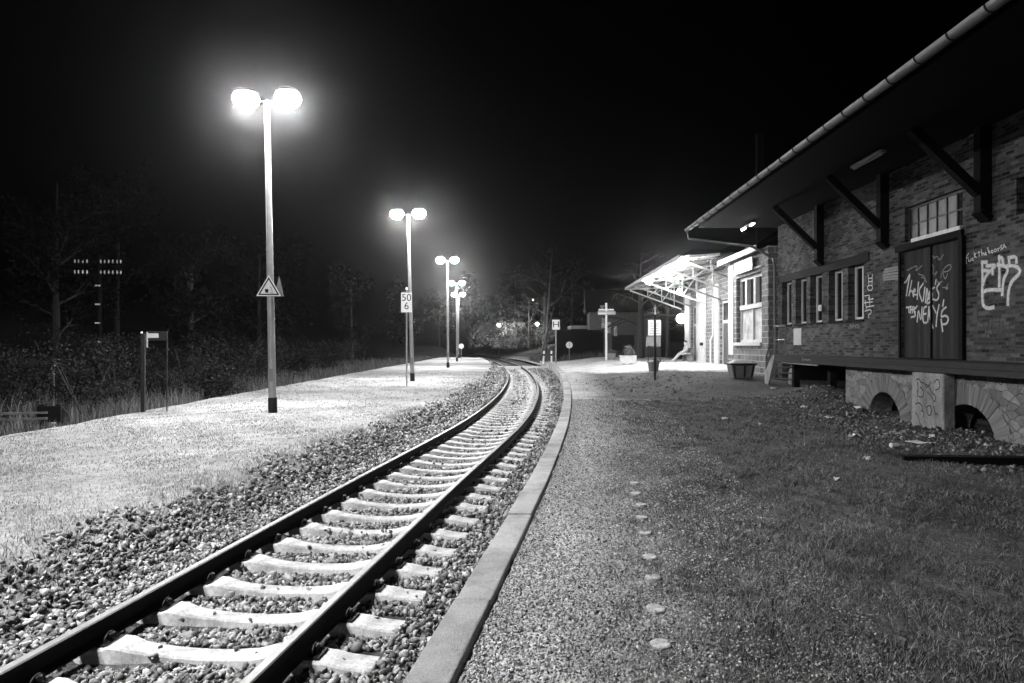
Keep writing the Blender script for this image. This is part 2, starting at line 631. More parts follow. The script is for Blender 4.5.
def z_left(x, y):
    x, y = np.asarray(x, float), np.asarray(y, float)
    o = x - cx(y)
    z = -0.30 * (1 - sst(-2.9, -1.5, -o * -1)) * 0
    ramp_ = sst(1.05, 1.95, -o)                       # ballast shoulder up to the turf
    z = (BED + 0.15) * (1 - ramp_)
    z = z + 0.012 * lumps(x, y, 0.8) * ramp_
    edge = -9.05 + 0.004 * (y - 25)
    z = z - 0.42 * sst(0.0, 0.35, edge - x)
    z = z + 0.06 * lumps(x, y, 0.5) * sst(0.5, 2, edge - x)
    z = z + 7.0 * sst(18, 60, -x)                     # wooded slope to the left
    far = sst(84, 88, y)
    z = z * (1 - far) + far * (BED + 0.05 + 7.0 * sst(18, 60, -x) + 0.5 * sst(2.0, 5, -o))
    z = z + 1.4 * sst(86, 104, y) * sst(3.5, 7, -o)
    return z


def grid_sheet(name, mat, rows, cols_fn, z_fn, label, cat, off=False):
    V, off_v = [], []
    nc = None
    for y in rows:
        xs = np.asarray(cols_fn(y), float)
        nc = len(xs)
        yy = np.full(nc, y)
        V.append(np.stack([xs, yy, z_fn(xs, yy)], 1))
        off_v.append(xs - kx(yy))
    V = np.concatenate(V)
    nr = len(rows)
    i = np.arange(nr - 1)[:, None] * nc + np.arange(nc - 1)[None, :]
    i = i.ravel()
    Fq = np.stack([i, i + 1, i + nc + 1, i + nc], 1)
    o = np_mesh(name, V, Fq, mat)
    o.data.polygons.foreach_set('use_smooth', np.ones(len(Fq), bool))
    if off:
        a = o.data.attributes.new('off', 'FLOAT', 'POINT')
        a.data.foreach_set('value', np.concatenate(off_v).astype(np.float32))
    tag(o, label, cat, kind='structure')
    return o


def yrows(y0, y1):
    out, y = [], y0
    while y < y1 - 1e-6:
        out.append(y)
        y += max(0.12, min(2.0, 0.012 * abs(y) + 0.08))
    out.append(y1)
    return out


ROWS = yrows(YMIN, YMAX)
ROWS_R = yrows(YMIN, 172.0)

def z_bed(x, y):
    o = x - cx(y)
    lo = BED + 0.15 * sst(0.84, 1.0, -o) + 0.012 * lumps(x, y, 1.5)
    return np.where(o < -1.04, z_left(x, y), lo)


# trackbed
grid_sheet('ballast_ground', M['ballast_soil'], ROWS,
           lambda y: cx(y) + np.concatenate([np.linspace(-1.35, -0.8, 8), np.linspace(-0.65, float(kx(y) - cx(y)), 14)]),
           lambda x, y: z_bed(x, y) + np.where(np.abs(x - kx(y)) < 0.02, -0.3, 0), 'stony ballast bed under the curving railway track', 'ballast bed')


# left turf platform (between ballast and its back edge), then the wild ground beyond
def left_cols(y):
    c = float(cx(y))
    e = -9.05 + 0.004 * (y - 25)
    near = c - np.array([1.35, 1.45, 1.55, 1.65, 1.75, 1.85, 2.0, 2.2, 2.6])
    return np.concatenate([near[::1], np.linspace(c - 2.9, min(e, c - 3.2), 22)])[::-1]


rows_pl = [y for y in ROWS if y < 84] + [84.0]
grid_sheet('turf_platform_ground', M['pale_turf'], rows_pl, left_cols, z_left, 'pale short turf of the island platform left of the track', 'platform')
grid_sheet('trackside_field', M['wild_soil'], rows_pl,
           lambda y: np.concatenate([np.linspace(-66, -22, 16), np.linspace(-20, -10, 22), (-9.05 + 0.004 * (y - 25)) - np.array([0.6, 0.45, 0.35, 0.25, 0.15, 0.0])]) if True else None,
           z_left, 'dark overgrown ground behind the turf platform', 'ground')
grid_sheet('distant_field', M['wild_soil'], [84.0] + [y for y in ROWS if y > 84],
           lambda y: np.concatenate([np.linspace(-66, -20, 16), np.linspace(-18, float(cx(y)) - 1.35, 24)]), z_left,
           'dark wild ground beyond the end of the turf platform', 'ground')


# right platform: kerb, gap, then gravel that turns to turf
KW = 0.235


def right_cols(y):
    k = float(kx(y)) + KW
    return np.concatenate([[k, k + 0.012, k + 0.05, k + 0.09], k + np.linspace(0.15, 3.0, 20), np.linspace(k + 3.2, 12.6 + T * y, 40), np.array([16, 22, 30, 45, 68.0])])


def z_right_gap(x, y):
    z = z_right(x, y)
    off = x - kx(y) - KW
    gap = (off < 0.03 + 0.012 * np.sin(y * 9) + 0.008 * np.sin(y * 23)) & (off > -0.5)
    return z - np.where(gap, 0.07, 0.012)


grid_sheet('platform_ground', M['soil'], ROWS_R, right_cols, z_right_gap, 'gravel and worn turf of the station platform right of the track', 'platform', off=True)

# kerb stones, 1.12 m each
kb = MB()
kt = []
y = -10.0
while y < 66:
    y1 = y + 1.11
    n = 2
    ring = []
    dz = random.uniform(-0.007, 0.006)
    sh_ = random.uniform(-0.006, 0.006)
    a0, a1 = float(kx(y + 0.006)) + sh_, float(kx(y1 - 0.006)) + sh_ + random.uniform(-0.003, 0.003)
    ya, yb = y + 0.001, y1 - 0.007
    kb.add([(a0, ya, -0.5), (a0 + KW, ya, -0.5), (a1 + KW, yb, -0.5), (a1, yb, -0.5), (a0, ya, dz), (a0 + KW, ya, dz), (a1 + KW, yb, dz), (a1, yb, dz)],
           [(0, 3, 2, 1), (4, 5, 6, 7), (0, 1, 5, 4), (1, 2, 6, 5), (2, 3, 7, 6), (3, 0, 4, 7)])
    kt += [random.random()] * 8
    y = y1
kerb = kb.build('platform_kerb', M['coping'], bevel=0.012)
ka = kerb.data.attributes.new('tone', 'FLOAT', 'POINT')
ka.data.foreach_set('value', kt)
tag(kerb, 'grey concrete kerb stones edging the station platform', 'kerb', kind='structure')

# paved forecourt in front of the station
rows_p = np.linspace(0, 1, 40)


def fore(name):
    V, nc = [], 30
    for r in rows_p:
        for u in np.linspace(0, 1, nc):
            x0 = float(np.interp(u, [0, 1], [3.3, 13.2]))
            ys = float(np.interp(x0, [3.3, 6.0, 9.8, 13.2], [40.0, 33.5, 30.8, 30.6]))
            yy = ys + (63.0 - ys) * r
            x = float(kx(yy)) + KW + 0.01 if u == 0 else x0 + max(0, T * (yy - 45))
            x = max(x, float(kx(yy)) + KW + 0.01 + u * 0.5)
            V.append((x, yy, float(z_right(x, yy)) + 0.05))
    V = np.array(V)
    nr = len(rows_p)
    i = (np.arange(nr - 1)[:, None] * nc + np.arange(nc - 1)[None, :]).ravel()
    Fq = np.stack([i, i + 1, i + nc + 1, i + nc], 1)
    skirt = V[:nc].copy()
    skirt[:, 2] -= 0.12
    n0 = len(V)
    V = np.concatenate([V, skirt])
    j = np.arange(nc - 1)
    Fq = np.concatenate([Fq, np.stack([n0 + j, n0 + j + 1, j + 1, j], 1)])
    o = np_mesh(name, V, Fq, M['paving'])
    tag(o, 'pale paved forecourt lit by the station canopy lamps', 'pavement', kind='structure')


fore('forecourt_pavement')

# ------------------------------------------------------------------ track
track = thing('railway_track', 'single railway track on concrete sleepers curving into the distance', 'railway track', (float(cx(4)), 4, BED))
TO = Vector(track.location)


def path_frames(y0, y1, step):
    ys = np.arange(y0, y1, step)
    h = (cx(ys + 0.05) - cx(ys - 0.05)) / 0.1
    n = np.stack([1 / np.sqrt(1 + h * h), -h / np.sqrt(1 + h * h)], 1)
    return ys, cx(ys), n


prof = [(-0.0625, 0), (0.0625, 0), (0.0625, 0.012), (0.03, 0.024), (0.0085, 0.034), (0.0085, 0.108), (0.034, 0.118), (0.036, 0.148), (0.028, 0.157), (-0.028, 0.157), (-0.036, 0.148), (-0.034, 0.118), (-0.0085, 0.108), (-0.0085, 0.034), (-0.03, 0.024), (-0.0625, 0.012)]
for side in (-1, 1):
    b = MB()
    ys, xs, nn = path_frames(-10, 168, 0.7)
    vs = []
    for yy, xx, n in zip(ys, xs, nn):
        for pu, pz in prof:
            o = side * 0.7535 + pu
            vs.append((xx + n[0] * o - TO.x, yy + n[1] * o - TO.y, RAIL - 0.157 + pz - TO.z))
    k = len(prof)
    fs, mi = [], []
    for i in range(len(ys) - 1):
        for j in range(k):
            j2 = (j + 1) % k
            fs.append((i * k + j, i * k + j2, (i + 1) * k + j2, (i + 1) * k + j))
            mi.append(1 if j in (7, 8, 9) else 0)
    b.add(vs, fs)
    b.m = mi
    b.build('rail', [M['rust'], M['railhead']], track)

# sleepers: dished concrete, lofted along their length
st = [(-1.30, 0.14, 0.10), (-1.27, 0.172, 0.105), (-1.08, 0.182, 0.11), (-0.98, 0.203, 0.11), (-0.90, 0.207, 0.11), (-0.64, 0.207, 0.11), (-0.60, 0.222, 0.108), (-0.53, 0.220, 0.106), (-0.42, 0.194, 0.088), (-0.28, 0.180, 0.082), (-0.14, 0.173, 0.078), (0, 0.171, 0.078)]
st = st + [(-a, h, w) for a, h, w in reversed(st[:-1])]
sb = MB()
vs, fs = [], []
for (a, h, w) in st:
    vs += [(a, -w - 0.035, -0.06), (a, w + 0.035, -0.06), (a, w + 0.006, h - 0.012), (a, w - 0.008, h), (a, -w + 0.008, h), (a, -w - 0.006, h - 0.012)]
for i in range(len(st) - 1):
    for j in range(6):
        j2 = (j + 1) % 6
        fs.append((i * 6 + j, i * 6 + j2, i * 6 + 6 + j2, i * 6 + 6 + j))
fs.append(tuple(range(6)))
fs.append(tuple(range((len(st) - 1) * 6, len(st) * 6)))
sb.add(vs, fs)
SEAT = RAIL - 0.157 - 0.012
sleeper0 = sb.build('sleeper', M['sleeper'], track)
cb = MB()
for sgn in (1,):
    for yy in (0.0,):
        u = 0.0
        cb.tube([(u, yy, 0.0), (u, yy, 0.075)], 0.017, 7)
        cb.lathe([(0.027, 0), (0.027, 0.018), (0.018, 0.024)], (u, yy, 0.05), 6)
        pts = []
        for t in np.linspace(0, 1, 9):
            ang = math.pi * 1.25 * t
            pts.append((u - 0.005, yy - 0.055 * math.cos(ang) , 0.032 + 0.045 * math.sin(ang)))
        cb.tube(pts, 0.008, 6)
        cb.box(u - 0.05, u + 0.05, yy - 0.085, yy + 0.085, 0.0, 0.016)
clip_mesh = None
ys = [2.25]
while ys[-1] < 61:
    ys.append(ys[-1] + 0.618)
for i, yy in enumerate(ys[:97]):
    s = sleeper0 if i == 0 else sleeper0.copy()
    if i:
        COL.objects.link(s)
        s.parent = track
    h = float(cx(yy + 0.1) - cx(yy - 0.1)) / 0.2
    s.location = (float(cx(yy)) - TO.x, yy - TO.y, SEAT - 0.205 - TO.z + random.uniform(-0.006, 0.004))
    s.rotation_euler = (0, 0, -math.atan(h) + random.uniform(-0.012, 0.012))
    if yy < 19:
        for side in (-0.8585, -0.6485, 0.6485, 0.8585):
            if clip_mesh is None:
                c = cb.build('rail_fastener', M['dark_metal'], s)
                clip_mesh = c
            else:
                c = clip_mesh.copy()
                COL.objects.link(c)
                c.parent = s
            c.location = (side, 0, 0.205)

# boards of the crossing
cr = thing('track_crossing', 'pale flat board crossing laid over the far rails', 'crossing', (float(cx(58.6)), 58.6, BED))
h = float(cx(59) - cx(58)) / 1.0
cr.rotation_euler = (0, 0, -math.atan(h))
for a, b_, nm in ((-3.0, -0.83, 'board'), (-0.67, 0.67, 'board'), (0.83, 3.3, 'board')):
    MB().box(a, b_, -0.5, 0.5, 0.0, -BED + RAIL + 0.005).build(nm, M['lit_wall'], cr, bevel=0.01)

# ------------------------------------------------------------------ ballast stones
def clump(x, y, s):
    """0..1 patchiness"""
    return 0.5 + 0.5 * np.clip(lumps(x, y, s) / 1.4, -1, 1)


phi = (1 + 5 ** 0.5) / 2
ico = np.array([(-1, phi, 0), (1, phi, 0), (-1, -phi, 0), (1, -phi, 0), (0, -1, phi), (0, 1, phi), (0, -1, -phi), (0, 1, -phi), (phi, 0, -1), (phi, 0, 1), (-phi, 0, -1), (-phi, 0, 1)], float)
ico /= np.linalg.norm(ico[0])
icof = np.array([(0, 11, 5), (0, 5, 1), (0, 1, 7), (0, 7, 10), (0, 10, 11), (1, 5, 9), (5, 11, 4), (11, 10, 2), (10, 7, 6), (7, 1, 8), (3, 9, 4), (3, 4, 2), (3, 2, 6), (3, 6, 8), (3, 8, 9), (4, 9, 5), (2, 4, 11), (6, 2, 10), (8, 6, 7), (9, 8, 1)])


def rand_rot(n):
    q = RNG.normal(size=(n, 4))
    q /= np.linalg.norm(q, axis=1)[:, None]
    w, x, y, z = q.T
    return np.stack([np.stack([1 - 2 * (y * y + z * z), 2 * (x * y - z * w), 2 * (x * z + y * w)], 1),
                     np.stack([2 * (x * y + z * w), 1 - 2 * (x * x + z * z), 2 * (y * z - x * w)], 1),
                     np.stack([2 * (x * z - y * w), 2 * (y * z + x * w), 1 - 2 * (x * x + y * y)], 1)], 1)


def stones(name, X, Y, Z, S, mat, label, cat, tone=None):
    n = len(X)
    base = ico[None] * (1 + RNG.uniform(-0.5, 0.4, (n, 12, 1)))
    for _ in range(4):
        pn = RNG.normal(size=(n, 3))
        pn /= np.linalg.norm(pn, axis=1)[:, None]
        dd_ = np.einsum('nij,nj->ni', base, pn) - RNG.uniform(0.25, 0.6, (n, 1))
        base = base - np.maximum(dd_, 0)[:, :, None] * pn[:, None, :]
    base = base * RNG.uniform(0.6, 1.7, (n, 1, 3))
    V = np.einsum('nij,nkj->nki', rand_rot(n), base) * S[:, None, None]
    V += np.stack([X, Y, Z], 1)[:, None, :]
    Fq = (icof[None] + (np.arange(n) * 12)[:, None, None]).reshape(-1, 3)
    tone = RNG.beta(0.9, 2.0, n) if tone is None else tone
    o = np_mesh(name, V.reshape(-1, 3), Fq, mat, np.repeat(tone, 12))
    tag(o, label, cat, kind='stuff')
    return o


SX, SY, SZ, SS = [], [], [], []
ysl = np.array(ys)
for y0, y1, dens, s0, s1 in ((1.6, 8, 2100, 0.012, 0.031), (8, 16, 950, 0.018, 0.034), (16, 30, 300, 0.028, 0.048), (30, 66, 80, 0.04, 0.065)):
    wid = 4.9
    n = int((y1 - y0) * wid * dens)
    yy = RNG.uniform(y0, y1, n)
    o = RNG.uniform(-2.75, 2.0, n)
    kk = kx(yy) - cx(yy)
    o = np.where(o > 0, o / 2.0 * kk, o)
    ok = (o < kk - 0.02)
    # thin out towards the turf on the left
    ok &= ~((o < -1.2) & (RNG.uniform(size=n) < (np.maximum(-(o) - 1.2, 0) / 0.75) ** 0.8 + 0.35 * (clump(x0_ := cx(yy) + o, yy, 1.1) - 0.5)))
    # clear of rails and sleepers
    near = np.abs(yy[:, None] - ysl[None, :]).min(1) if n < 1 else np.abs(((yy - 2.25 + 0.309) % 0.618) - 0.309)
    ons = (near < 0.15) & (o < 1.31) & (o > -0.86)
    ok &= ~(ons & (RNG.uniform(size=n) < 0.993))
    ok &= ~(np.abs(np.abs(o) - 0.7535) < 0.075)
    x = cx(yy) + o
    z = z_bed(x, yy)
    s = RNG.uniform(s0, s1, n) * np.where(RNG.uniform(size=n) < 0.06, 1.35, 1)
    # heaped a little at the sleeper ends and between the rails
    lift = np.where(np.abs(o) < 1.3, 0.015, np.where(o > 0, 0.045, 0.02)) * RNG.uniform(-0.5, 1.5, n) + np.where((o > 1.3), 0.02, 0)
    z = np.where(ons, SEAT - 0.02, z + lift)
    z = z + s * 0.2
    SX.append(x[ok]); SY.append(yy[ok]); SZ.append(z[ok]); SS.append(s[ok])
stones('ballast_gravel', *(np.concatenate(a) for a in (SX, SY, SZ, SS)), M['stone_bits'], 'loose angular ballast stones around the rails and sleepers', 'gravel')

# fine grit on the platform walk
n = 62000
yy = 2.5 + (RNG.uniform(size=n) ** 1.9) * 18
off = KW + 0.04 + RNG.uniform(size=n) ** 1.5 * 2.3
xx = kx(yy) + off
stones('platform_gravel', xx, yy, z_right_gap(xx, yy) + 0.001, RNG.uniform(0.0035, 0.0095, n) * (1 + yy * 0.03), M['stone_bits'], 'fine loose grit scattered along the platform kerb', 'gravel', RNG.beta(0.9, 1.2, n))


# ------------------------------------------------------------------ grass
def blades(name, X, Y, Z, H, W, mat, label, cat, lean=0.5, tone=None):
    n = len(X)
    ang = RNG.uniform(0, 2 * np.pi, n)
    la = RNG.uniform(0, 2 * np.pi, n)
    ln = RNG.uniform(0.1, 1.0, n) * lean * H
    dx, dy = np.cos(ang) * W / 2, np.sin(ang) * W / 2
    p0 = np.stack([X - dx, Y - dy, Z], 1)
    p1 = np.stack([X + dx, Y + dy, Z], 1)
    mx, my, mz = X + np.cos(la) * ln * 0.35, Y + np.sin(la) * ln * 0.35, Z + H * 0.6
    p2 = np.stack([mx + dx * 0.7, my + dy * 0.7, mz], 1)
    p3 = np.stack([mx - dx * 0.7, my - dy * 0.7, mz], 1)
    p4 = np.stack([X + np.cos(la) * ln, Y + np.sin(la) * ln, Z + H], 1)
    V = np.stack([p0, p1, p2, p3, p4], 1).reshape(-1, 3)
    i = np.arange(n) * 5
    Fq = np.concatenate([np.stack([i, i + 1, i + 2], 1), np.stack([i, i + 2, i + 3], 1), np.stack([i + 3, i + 2, i + 4], 1)])
    tone = RNG.beta(1.6, 1.8, n) if tone is None else tone
    o = np_mesh(name, V, Fq, mat, np.repeat(tone, 5))
    tag(o, label, cat, kind='stuff')
    return o


# pale turf of the left platform
A = []
for y0, y1, dens, hh, w in ((3.0, 9, 1500, 0.030, 0.006), (9, 18, 700, 0.034, 0.009), (18, 40, 110, 0.04, 0.02)):
    n = int((y1 - y0) * 7.2 * dens)
    yy = RNG.uniform(y0, y1, n)
    c = cx(yy)
    o = RNG.uniform(-9.2, -1.05, n)
    x = np.where(o > -2.6, c + o, c - 2.6 - (RNG.uniform(size=n)) * (6.5 + c * 1.0))
    ok = (x > -9.0) & (RNG.uniform(size=n) < np.clip((-o - 1.05) / 0.75, 0.04, 1)) & (clump(x, yy, 0.9) > RNG.uniform(-0.1, 0.8, n))
    ok &= x < c - 1.05
    x, yy = x[ok], yy[ok]
    dd = -(x - cx(yy))
    edge = np.exp(-((dd - 1.65) / 0.45) ** 2)
    H = RNG.uniform(0.4, 1.3, len(x)) * hh * (1 + 1.6 * edge)
    A.append((x, yy, z_left(x, yy) - 0.004, H, np.full(len(x), w)))
A = [np.concatenate(a) for a in zip(*A)]
blades('turf_grass', *A, M['blade_pale'], 'short pale grass of the turf platform left of the track', 'grass', 1.3, np.clip(RNG.beta(1.6, 1.8, len(A[0])) * (0.35 + 0.6 * clump(A[0], A[1], 0.45) + 0.5 * clump(A[0], A[1], 1.7)), 0, 1))

# worn turf of the right platform
A = []
for y0, y1, dens, hh, w in ((2.4, 6, 6500, 0.034, 0.0042), (6, 11, 3000, 0.038, 0.0065), (11, 20, 900, 0.045, 0.011), (20, 32, 90, 0.05, 0.02)):
    wmax = 9.0
    n = int((y1 - y0) * wmax * dens)
    yy = RNG.uniform(y0, y1, n)
    k = kx(yy) + KW
    x = k + RNG.uniform(0.02, 1, n) * np.minimum(8.2 + T * yy - k, 0.78 * yy + 1.2 - k)
    off = x - k
    # two thirds of the blades stand in tufts
    tn = max(1, n // 22)
    tx, ty = k[:tn] + RNG.uniform(0.02, 1, tn) * np.minimum(8.2 + T * yy[:tn] - k[:tn], 0.78 * yy[:tn] + 1.2 - k[:tn]), yy[:tn]
    pick = RNG.integers(0, tn, n)
    intuft = RNG.uniform(size=n) < 0.68
    sp = 0.025 + 0.05 * RNG.uniform(size=tn) ** 2
    x = np.where(intuft, tx[pick] + RNG.normal(size=n) * sp[pick], x)
    yy = np.where(intuft, ty[pick] + RNG.normal(size=n) * sp[pick], yy)
    hs_ = np.where(intuft, (0.7 + 0.9 * RNG.uniform(size=tn) ** 2)[pick], 0.6)
    k = kx(yy) + KW
    off = x - k
    keep = np.clip((off - 0.4) / 1.6, 0.03, 1) * np.clip((clump(x, yy, 1.3) * 0.6 + clump(x, yy, 3.1) * 0.6) * 1.7 - 0.35, 0.05, 1)
    keep *= 1 - 0.8 * sst(6.5, 8.0, x) * sst(9, 11, yy)
    ok = (RNG.uniform(size=n) < keep) & (off > 0.02)
    x, yy, hs_ = x[ok], yy[ok], hs_[ok]
    H = RNG.uniform(0.35, 1.35, len(x)) * hh * hs_ * (0.6 + 0.8 * clump(x, yy, 0.7))
    A.append((x, yy, z_right_gap(x, yy) - 0.004, H, np.full(len(x), w)))
A = [np.concatenate(a) for a in zip(*A)]
blades('lawn_grass', *A, M['blade_dark'], 'worn dull grass across the station platform', 'grass', 1.6, np.clip(RNG.beta(1.0, 2.0, len(A[0])) * (0.25 + 0.8 * clump(A[0], A[1], 0.6) + 0.9 * clump(A[0], A[1], 2.3)), 0, 1))

# dry straws lying in the near turf
A = []
for cx_, cy_, n in ((1.75, 3.75, 200), (2.6, 4.6, 120), (3.3, 5.9, 120), (1.3, 3.2, 60), (4.6, 7.6, 120), (2.1, 6.4, 80)):
    x, yy = RNG.normal(cx_, 0.32, n), RNG.normal(cy_, 0.3, n)
    A.append((x, yy, z_right_gap(x, yy) + 0.012, RNG.uniform(0.012, 0.035, n), RNG.uniform(0.002, 0.004, n)))
blades('dry_grass', *(np.concatenate(a) for a in zip(*A)), M['blade_pale'], 'dry pale straws lying flat in the near platform turf', 'grass', 5.0)

# dead leaves and scraps of soil on the dark ground by the dock
n = 5200
yy = RNG.uniform(8, 21, n)
x = 5.2 + T * yy + RNG.beta(2.2, 1.4, n) * 3.9
ok = RNG.uniform(size=n) < sst(4.8, 7.6, x)
x, yy = x[ok], yy[ok]
stones('rubble_debris', x, yy, z_right_gap(x, yy) + 0.005, RNG.uniform(0.01, 0.045, len(x)) * RNG.uniform(0.5, 1.2, len(x)), M['stone_bits'], 'small stones, leaves and crumbs of rubble along the foot of the dock', 'debris', RNG.beta(0.8, 3.0, len(x)))
n = 2600
yy = RNG.uniform(3, 20, n)
x = kx(yy) + KW + 0.8 + RNG.uniform(size=n) * 7.0
ok = x < 0.78 * yy + 1.0
x, yy = x[ok], yy[ok]
leafs = np.array([(-1, 0, 0.1), (0, -0.5, 0.0), (1, 0, 0.15), (0, 0.5, 0.05)])
Rm = rand_rot(len(x))
Rz = RNG.uniform(0, 6.28, len(x))
V = np.stack([np.cos(Rz)[:, None] * leafs[:, 0] - np.sin(Rz)[:, None] * leafs[:, 1], np.sin(Rz)[:, None] * leafs[:, 0] + np.cos(Rz)[:, None] * leafs[:, 1], leafs[:, 2][None] * RNG.uniform(0, 4, len(x))[:, None]], 2)
V = V * RNG.uniform(0.012, 0.03, len(x))[:, None, None] + np.stack([x, yy, z_right(x, yy) + 0.008], 1)[:, None]
o = np_mesh('fallen_leaves', V.reshape(-1, 3), np.arange(len(x) * 4).reshape(-1, 4), M['leaf_dry'], np.repeat(RNG.beta(1, 2, len(x)), 4))
tag(o, 'fallen leaves scattered over the worn platform grass', 'leaves', kind='stuff')

# tall weeds behind the left platform
A = []
for y0, y1, dens in ((9, 22, 190), (22, 45, 70), (45, 84, 25)):
    n = int((y1 - y0) * 7 * dens)
    yy = RNG.uniform(y0, y1, n)
    x = -9.35 - RNG.uniform(size=n) ** 1.5 * 7.5
    ok = clump(x, yy, 0.6) > RNG.uniform(0, 0.9, n)
    x, yy = x[ok], yy[ok]
    H = RNG.uniform(0.15, 0.75, len(x)) * (0.5 + 0.9 * clump(x, yy, 0.35)) * np.clip((-9.2 - x) * 1.2 + 0.25, 0.3, 1)
    pc = 512 + F * x / yy
    H = np.where((pc < 72) & (yy < 17.6), H * 0.3, H)
    A.append((x, yy, z_left(x, yy) - 0.02, H, RNG.uniform(0.008, 0.02, len(x)) * (1 + yy / 40)))
blades('tall_weeds', *(np.concatenate(a) for a in zip(*A)), M['blade_wild'], 'tall wild grass and weeds along the back of the turf platform', 'weeds', 0.55)
A = []
n = 9000
yy = RNG.uniform(60, 84, n)
x = cx(yy) + 2.6 + RNG.uniform(size=n) * 9
ok = (x > kx(yy) + 0.5) & (yy > 63.5)
A = (x[ok], yy[ok], z_right(x[ok], yy[ok]), RNG.uniform(0.15, 0.8, ok.sum()), np.full(ok.sum(), 0.035))
blades('bank_weeds', *A, M['blade_wild'], 'rough grass at the far end of the paved forecourt', 'weeds', 0.5)


# ------------------------------------------------------------------ plants
def leaf_cloud(n, centre_fn, size, flat=0.6):
    """n leaf quads; centre_fn(n) -> (n,3)"""
    C = centre_fn(n)
    q = np.array([(-1, 0, 0), (0, -0.55, 0.12), (1, 0, 0), (0, 0.55, 0.12)])
    V = np.einsum('nij,kj->nki', rand_rot(n), q) * (RNG.uniform(0.6, 1.3, n) * size)[:, None, None] + C[:, None]
    return V.reshape(-1, 3), np.arange(n * 4).reshape(-1, 4)


def branch_mesh(mb, p, d, length, r, depth, spread, droop=0.0, tips=None, n=5):
    pts, rs = [p], [r]
    q, dd = Vector(p), Vector(d).normalized()
    segs = 4
    for i in range(segs):
        dd = (dd + Vector((random.uniform(-1, 1), random.uniform(-1, 1), random.uniform(-1, 1))) * 0.16 + Vector((0, 0, -droop))).normalized()
        q = q + dd * (length / segs)
        pts.append(q.copy())
        rs.append(r * (1 - 0.55 * (i + 1) / segs))
    mb.tube(pts, rs, n, cap=False)
    if tips is not None and depth <= 1:
        tips.extend(pts[1:])
    if depth > 0:
        k = 4 if depth > 1 else 5
        for i in range(k):
            t = random.uniform(0.35, 1.0)
            j = min(int(t * segs), segs - 1)
            base = pts[j].lerp(pts[j + 1], t * segs - j)
            nd = (dd + Vector((random.uniform(-1, 1), random.uniform(-1, 1), random.uniform(-0.5, 0.9))) * spread).normalized()
            branch_mesh(mb, base, nd, length * random.uniform(0.45, 0.72), rs[j + 1] * 0.72, depth - 1, spread, droop, tips, 4)


def bush(x, y, z, w, h, n, size, label, mat='leaf', group='bushes behind the turf platform', dens=9):
    t = thing('bush', label, 'bush', (x, y, z), 0, group)
    sm = MB()
    for i in range(6):
        a = random.uniform(0, 6.28)
        sm.tube([(0, 0, -0.1), (math.cos(a) * w * 0.2, math.sin(a) * w * 0.2, h * 0.4), (math.cos(a) * w * 0.4, math.sin(a) * w * 0.4, h * 0.85)], [0.03, 0.02, 0.008], 5)
    sm.build('stem', M['bark'], t)
    cl = np.stack([RNG.normal(0, w * 0.28, dens), RNG.normal(0, w * 0.28, dens), RNG.uniform(0.25, 0.95, dens) * h], 1)
    rad = RNG.uniform(0.16, 0.36, dens) * w

    def cen(m):
        k = RNG.integers(0, dens, m)
        u = RNG.normal(size=(m, 3))
        u /= np.linalg.norm(u, axis=1)[:, None]
        return cl[k] + u * (rad[k] * RNG.uniform(0.3, 1.15, m) ** 0.6)[:, None] * np.array([1, 1, 0.8])
    V, Fq = leaf_cloud(n, cen, size)
    V[:, 2] = np.maximum(V[:, 2], 0.02)
    np_mesh('foliage', V, Fq, M[mat], np.repeat(RNG.beta(1.3, 2.2, n), 4), t)
    return t


def leafy_tree(x, y, z, h, w, n, size, label, group, trunk_r=0.2, mat='leaf_far', conif=False):
    t = thing('tree', label, 'tree', (x, y, z), random.uniform(0, 6), group)
    tips = []
    tm = MB()
    tm.tube([(0, 0, -0.3), (0.05, 0.02, h * 0.25), (-0.05, 0.05, h * 0.55), (0.02, 0, h * 0.93)], [trunk_r, trunk_r * 0.8, trunk_r * 0.5, 0.03], 8)
    tm.build('trunk', M['bark'], t, True)
    bm_ = MB()
    for i in range(12):
        zz = h * random.uniform(0.22, 0.85)
        a = random.uniform(0, 6.28)
        ww = w * (1.15 - zz / h) if conif else w * 0.55
        branch_mesh(bm_, Vector((0, 0, zz)), (math.cos(a), math.sin(a), 0.05 if conif else 0.7), ww, trunk_r * 0.3, 1, 0.6, 0.05 if conif else 0, tips)
    bm_.build('limbs', M['bark'], t)
    TP = np.array([tuple(p) for p in tips])

    def cen(m):
        return TP[RNG.integers(0, len(TP), m)] + RNG.normal(size=(m, 3)) * w * 0.13
    V, Fq = leaf_cloud(n, cen, size)
    np_mesh('crown', V, Fq, M[mat], np.repeat(RNG.beta(1.3, 2.2, n), 4), t)
    return t


def bare_tree(x, y, z, h, label, group, r=0.16, mat='bark', spread=0.75, droop=0.0, forks=9, dirs=None, depth=2, lean=(0, 0)):
    t = thing('bare_tree', label, 'tree', (x, y, z), 0, group)
    tm = MB()
    tm.tube([(0, 0, -0.3), (lean[0] * 0.3, lean[1] * 0.3, h * 0.3), (lean[0] * 0.65, lean[1] * 0.65, h * 0.65), (lean[0], lean[1], h)], [r * 1.2, r, r * 0.6, 0.015], 8)
    tm.build('trunk', M[mat], t, True)
    bm_ = MB()
    for i in range(forks):
        f = 0.28 + 0.65 * (i + random.random()) / forks
        a = random.uniform(0, 6.28) if dirs is None else random.choice(dirs) + random.uniform(-0.7, 0.7)
        branch_mesh(bm_, Vector((lean[0] * f, lean[1] * f, h * f)), (math.cos(a), math.sin(a), 0.5), h * 0.34 * (1.25 - f * 0.7), r * 0.42 * (1.2 - f), depth, spread, droop)
    bm_.build('crown', M[mat], t)
    return t


def px_ground(px, row, z=0.0):
    d = F * (EYE - z) / (row - HOR)
    return gp(px, d), d


